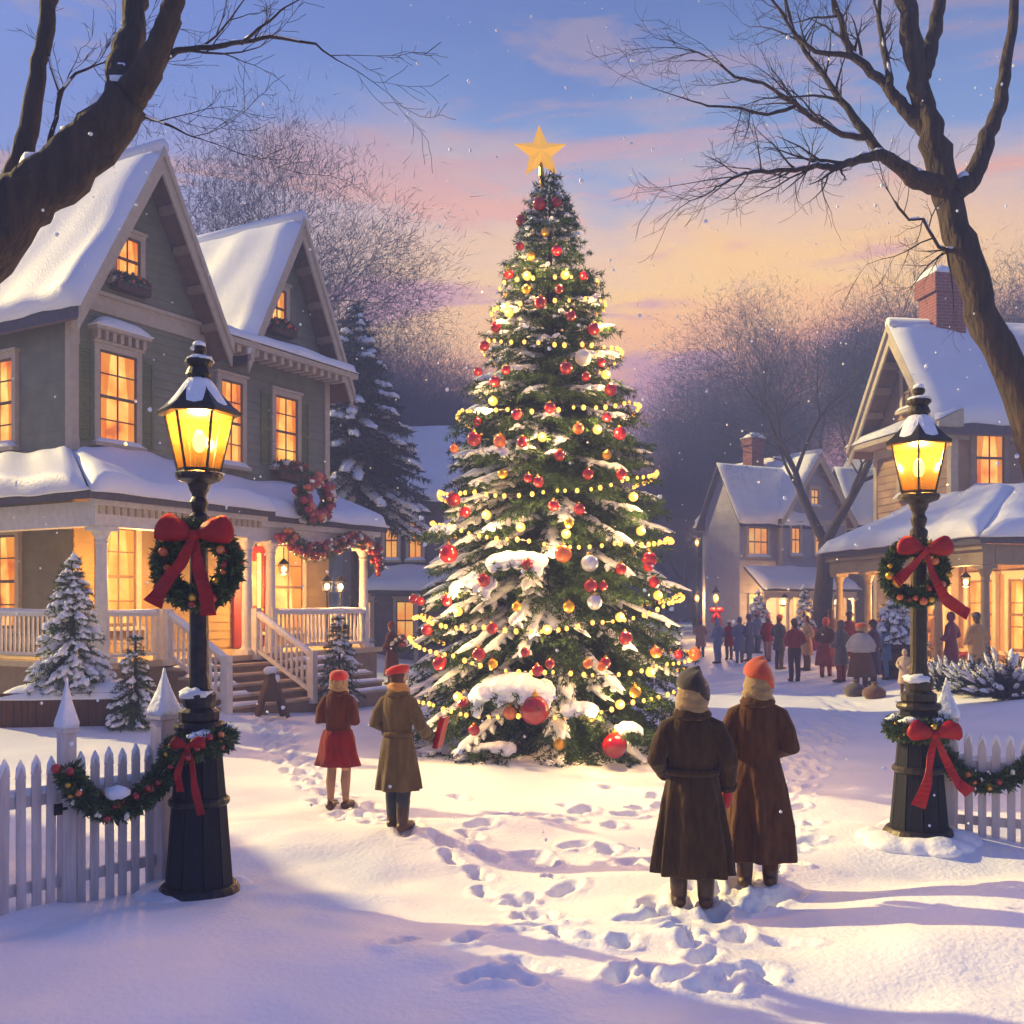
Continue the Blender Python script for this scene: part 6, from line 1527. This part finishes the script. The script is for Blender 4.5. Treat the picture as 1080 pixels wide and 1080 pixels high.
near_tree('massive dark bare limb and trunk of the tree at the top left corner', 8.2, [
 (0, [(-150,960,150),(-120,640,120),(-95,420,100),(-50,285,80),(14,222,66),(60,190,58),(107,140,50),(132,104,46)]),
 (.5, [(128,108,34),(126,74,29),(137,42,27),(146,-10,23),(150,-60,18)]),
 (-.3, [(134,104,36),(153,80,29),(168,48,25),(180,10,21),(196,-50,16)]),
 (.3, [(170,63,8),(187,54,6.5),(223,51,5.4),(257,45,4.4),(285,38,3.8),(333,46,2.4),(357,64,1.4)]),
 (-.2, [(255,46,4),(268,36,3.4),(284,22,2.6),(300,8,2)]),
 (.2, [(143,120,4),(167,128,3),(187,137,2.2),(213,147,1.3)]),
 (.4, [(-40,300,34),(0,240,26),(26,150,22),(40,80,18),(50,20,16),(60,-40,13)]),
 (.2, [(50,160,6),(56,137,5),(63,97,4),(52,62,2.4)]),
 (.2, [(62,100,4),(80,77,3),(98,69,2.2),(114,66,1.4)])], .35, 8, (-130,0))
# forked bare tree on the right in front of the grey house
def grown(name, label, loc, H, seed, mt=None, mtw=None, depth=4, fork=True, group=None, fuzz=0, wide=1.0, tr=None):
    rd = random.Random(seed); t = empty(name, loc, label, 'tree', 0, group); m = MB(); tw = MB()
    ends = []
    def grow(p, d, L, r, lv):
        n = 4; pts = [Vector(p)]; rr = [r]; d = Vector(d).normalized()
        for i in range(1, n+1):
            d = (d+Vector((rd.uniform(-1,1)*.13, rd.uniform(-1,1)*.13, rd.uniform(-.3,1)*.07))).normalized()
            pts.append(pts[-1]+d*(L/n)); rr.append(r*(1-.38*i/n))
            if lv < depth and i >= 2 and lv > 0 and rd.random() < .55:
                s = d.cross(Vector((rd.uniform(-1,1), rd.uniform(-1,1), rd.uniform(-1,1)))).normalized(); grow(pts[-1], d*.75+s*.75*wide, L*rd.uniform(.5,.7), rr[-1]*.55, lv+1)
        (m if lv < 3 else tw).tube(pts, rr, 8 if lv < 2 else (5 if lv < 3 else 3), cap=False)
        if lv < depth:
            k = rd.choice((2,2,3))
            a0 = rd.uniform(0,6.28)
            for j in range(k):
                a = a0+j*2*math.pi/k+rd.uniform(-.4,.4); s = Vector((math.cos(a), math.sin(a), 0)); s = (s-d*s.dot(d)).normalized()
                grow(pts[-1], d+s*rd.uniform(.35,.7)*wide, L*rd.uniform(.62,.85), rr[-1]*.72, lv+1)
        else: ends.append((pts[-1], d))
    grow((0,0,-.3), (rd.uniform(-.06,.06), 0, 1), H*.27, tr or H*.024, 0)
    m.build('trunk', mt or M_bark, t, smooth=True); cr = tw.build('crown', mt or M_bark, t)
    if fuzz:
        rg = np.random.default_rng(seed); E_ = np.array([tuple(e[0]) for e in ends]); Dn = np.array([tuple(e[1]) for e in ends]); k = max(1, fuzz//len(E_))
        idx = np.repeat(np.arange(len(E_)), k); d = Dn[idx]+rg.normal(size=(len(idx),3))*.75; d[:,2] += .25; d /= np.linalg.norm(d,axis=1,keepdims=True)
        b0 = E_[idx]+rg.normal(size=(len(idx),3))*H*.036; L_ = (H*.026*(.4+.7*rg.random(len(idx))))[:,None]; s = np.cross(d, rg.normal(size=(len(idx),3))); s /= np.linalg.norm(s,axis=1,keepdims=True); w_ = H*.00042
        V = np.stack([b0-s*w_, b0+s*w_, b0+d*L_], 1).reshape(-1,3); f = mesh_np('twigs', V, np.arange(len(V)).reshape(-1,3), mtw or M_twig_haze, t)
    return t
fk = P(868, 690, 45); fk.z = -.1
t = grown('bare_tree', 'tall forked bare tree standing before the pale grey house at the right', fk, 19.5, 15, mt=M_bark, depth=6, fuzz=6000, mtw=M_bark, wide=.9, tr=.52)
# far bare trees: a few kinds, copied
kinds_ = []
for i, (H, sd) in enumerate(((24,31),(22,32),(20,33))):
    kinds_.append(grown('bare_tree', 'x', (0,0,0), H, sd, M_bark_haze, M_twig_haze, 5, fuzz=85000, wide=1.1))
FT = [ # px, distance, scale, label
 (232,48,1.1,'broad purple grey bare tree rising behind the gap of the two gables'),(165,56,1.08,'hazy bare tree behind the left gable of the green house'),(300,60,.95,'hazy bare tree behind the right gable of the green house'),
 (372,62,1.12,'tall pale bare tree just right of the green house roof against the sunset'),(420,72,1.15,'wide hazy bare tree above the dim brown house'),(455,58,.72,'lower hazy bare tree close to the christmas tree on its left'),(340,85,1.1,'far hazy bare tree between the green house and the tall pale tree'),
 (480,95,1.1,'far hazy bare tree peeping out left of the christmas tree'),(700,88,.55,'low hazy bare tree just right of the christmas tree'),(738,70,.60,'hazy bare tree over the street lamps at the right of the christmas tree'),
 (790,64,.85,'hazy bare tree rising behind the left wing of the pale grey house'),(822,78,1.2,'tall hazy bare tree behind the brick chimney of the pale grey house'),(880,66,1.15,'tall hazy bare tree behind the forked bare tree'),(925,60,1.1,'hazy bare tree left of the tan house gable'),
 (985,66,1.2,'hazy bare tree behind the red brick chimney of the tan house'),(1050,58,1.1,'hazy bare tree at the right edge behind the tan house roof'),(80,62,1.05,'hazy bare tree behind the left edge of the green house roof'),(20,55,1.1,'hazy bare tree at the left edge of the skyline'),
 (615,120,.8,'faint far bare tree hidden behind the christmas tree'),(770,110,.7,'faint far bare tree over the middle of the crowd')]
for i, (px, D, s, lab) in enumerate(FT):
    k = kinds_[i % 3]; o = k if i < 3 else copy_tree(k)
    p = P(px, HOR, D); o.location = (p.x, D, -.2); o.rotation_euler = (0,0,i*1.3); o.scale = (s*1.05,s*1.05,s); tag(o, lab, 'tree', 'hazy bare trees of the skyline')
# far woods closing the horizon (one uncountable mass)
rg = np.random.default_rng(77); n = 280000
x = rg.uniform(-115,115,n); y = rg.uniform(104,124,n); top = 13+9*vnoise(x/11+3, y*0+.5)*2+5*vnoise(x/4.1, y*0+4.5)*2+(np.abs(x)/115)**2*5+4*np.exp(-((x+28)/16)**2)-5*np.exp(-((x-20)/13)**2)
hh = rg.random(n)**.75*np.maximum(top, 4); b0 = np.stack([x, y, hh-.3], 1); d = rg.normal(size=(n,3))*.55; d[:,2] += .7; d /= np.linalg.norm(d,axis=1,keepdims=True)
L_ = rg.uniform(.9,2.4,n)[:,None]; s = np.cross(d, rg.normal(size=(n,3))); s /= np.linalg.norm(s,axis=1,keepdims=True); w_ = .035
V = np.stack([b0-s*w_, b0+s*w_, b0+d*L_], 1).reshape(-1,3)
tag(mesh_np('far_woods', V, np.arange(n*3).reshape(-1,3), M_twig_haze), 'hazy purple mass of leafless woods closing the far end of the street', 'woods', kind='stuff')

# ================================================================== falling snow and haze
rg = np.random.default_rng(5); m = MB(); tmpl = MB(); tmpl.ell((0,0,0), 1, 6, 4)
for _ in range(900):
    D = 5+rg.random()**1.2*34; px = rg.uniform(-60,1140); py = rg.uniform(-60,900); p = P(px, py, D)
    if p.z < gzf(p.x, D)+.1: continue
    r = rg.uniform(.005,.010)*(1+D/22)
    m.add([(p.x+v[0]*r*rg.uniform(.7,1.3), p.y+v[1]*r, p.z+v[2]*r*rg.uniform(.8,1.3)) for v in tmpl.v], tmpl.f)
tag(m.build('falling_snow', M_snowc, smooth=True), 'light snowflakes drifting through the evening air', 'snowfall', kind='stuff')
m = MB(); m.box(-149,149,-5.5,163,-2.5,30)
hz = bpy.data.materials.new('haze_air'); hz.use_nodes = True; nt = hz.node_tree; nt.nodes.remove(nt.nodes['Principled BSDF'])
pv = nt.nodes.new('ShaderNodeVolumePrincipled'); pv.inputs['Color'].default_value = (.30,.40,.92,1); pv.inputs['Density'].default_value = .0080; pv.inputs['Anisotropy'].default_value = 0
nt.links.new(pv.outputs[0], nt.nodes['Material Output'].inputs['Volume'])
tag(m.build('haze', hz), 'pale evening haze filling the street', 'haze', kind='stuff')
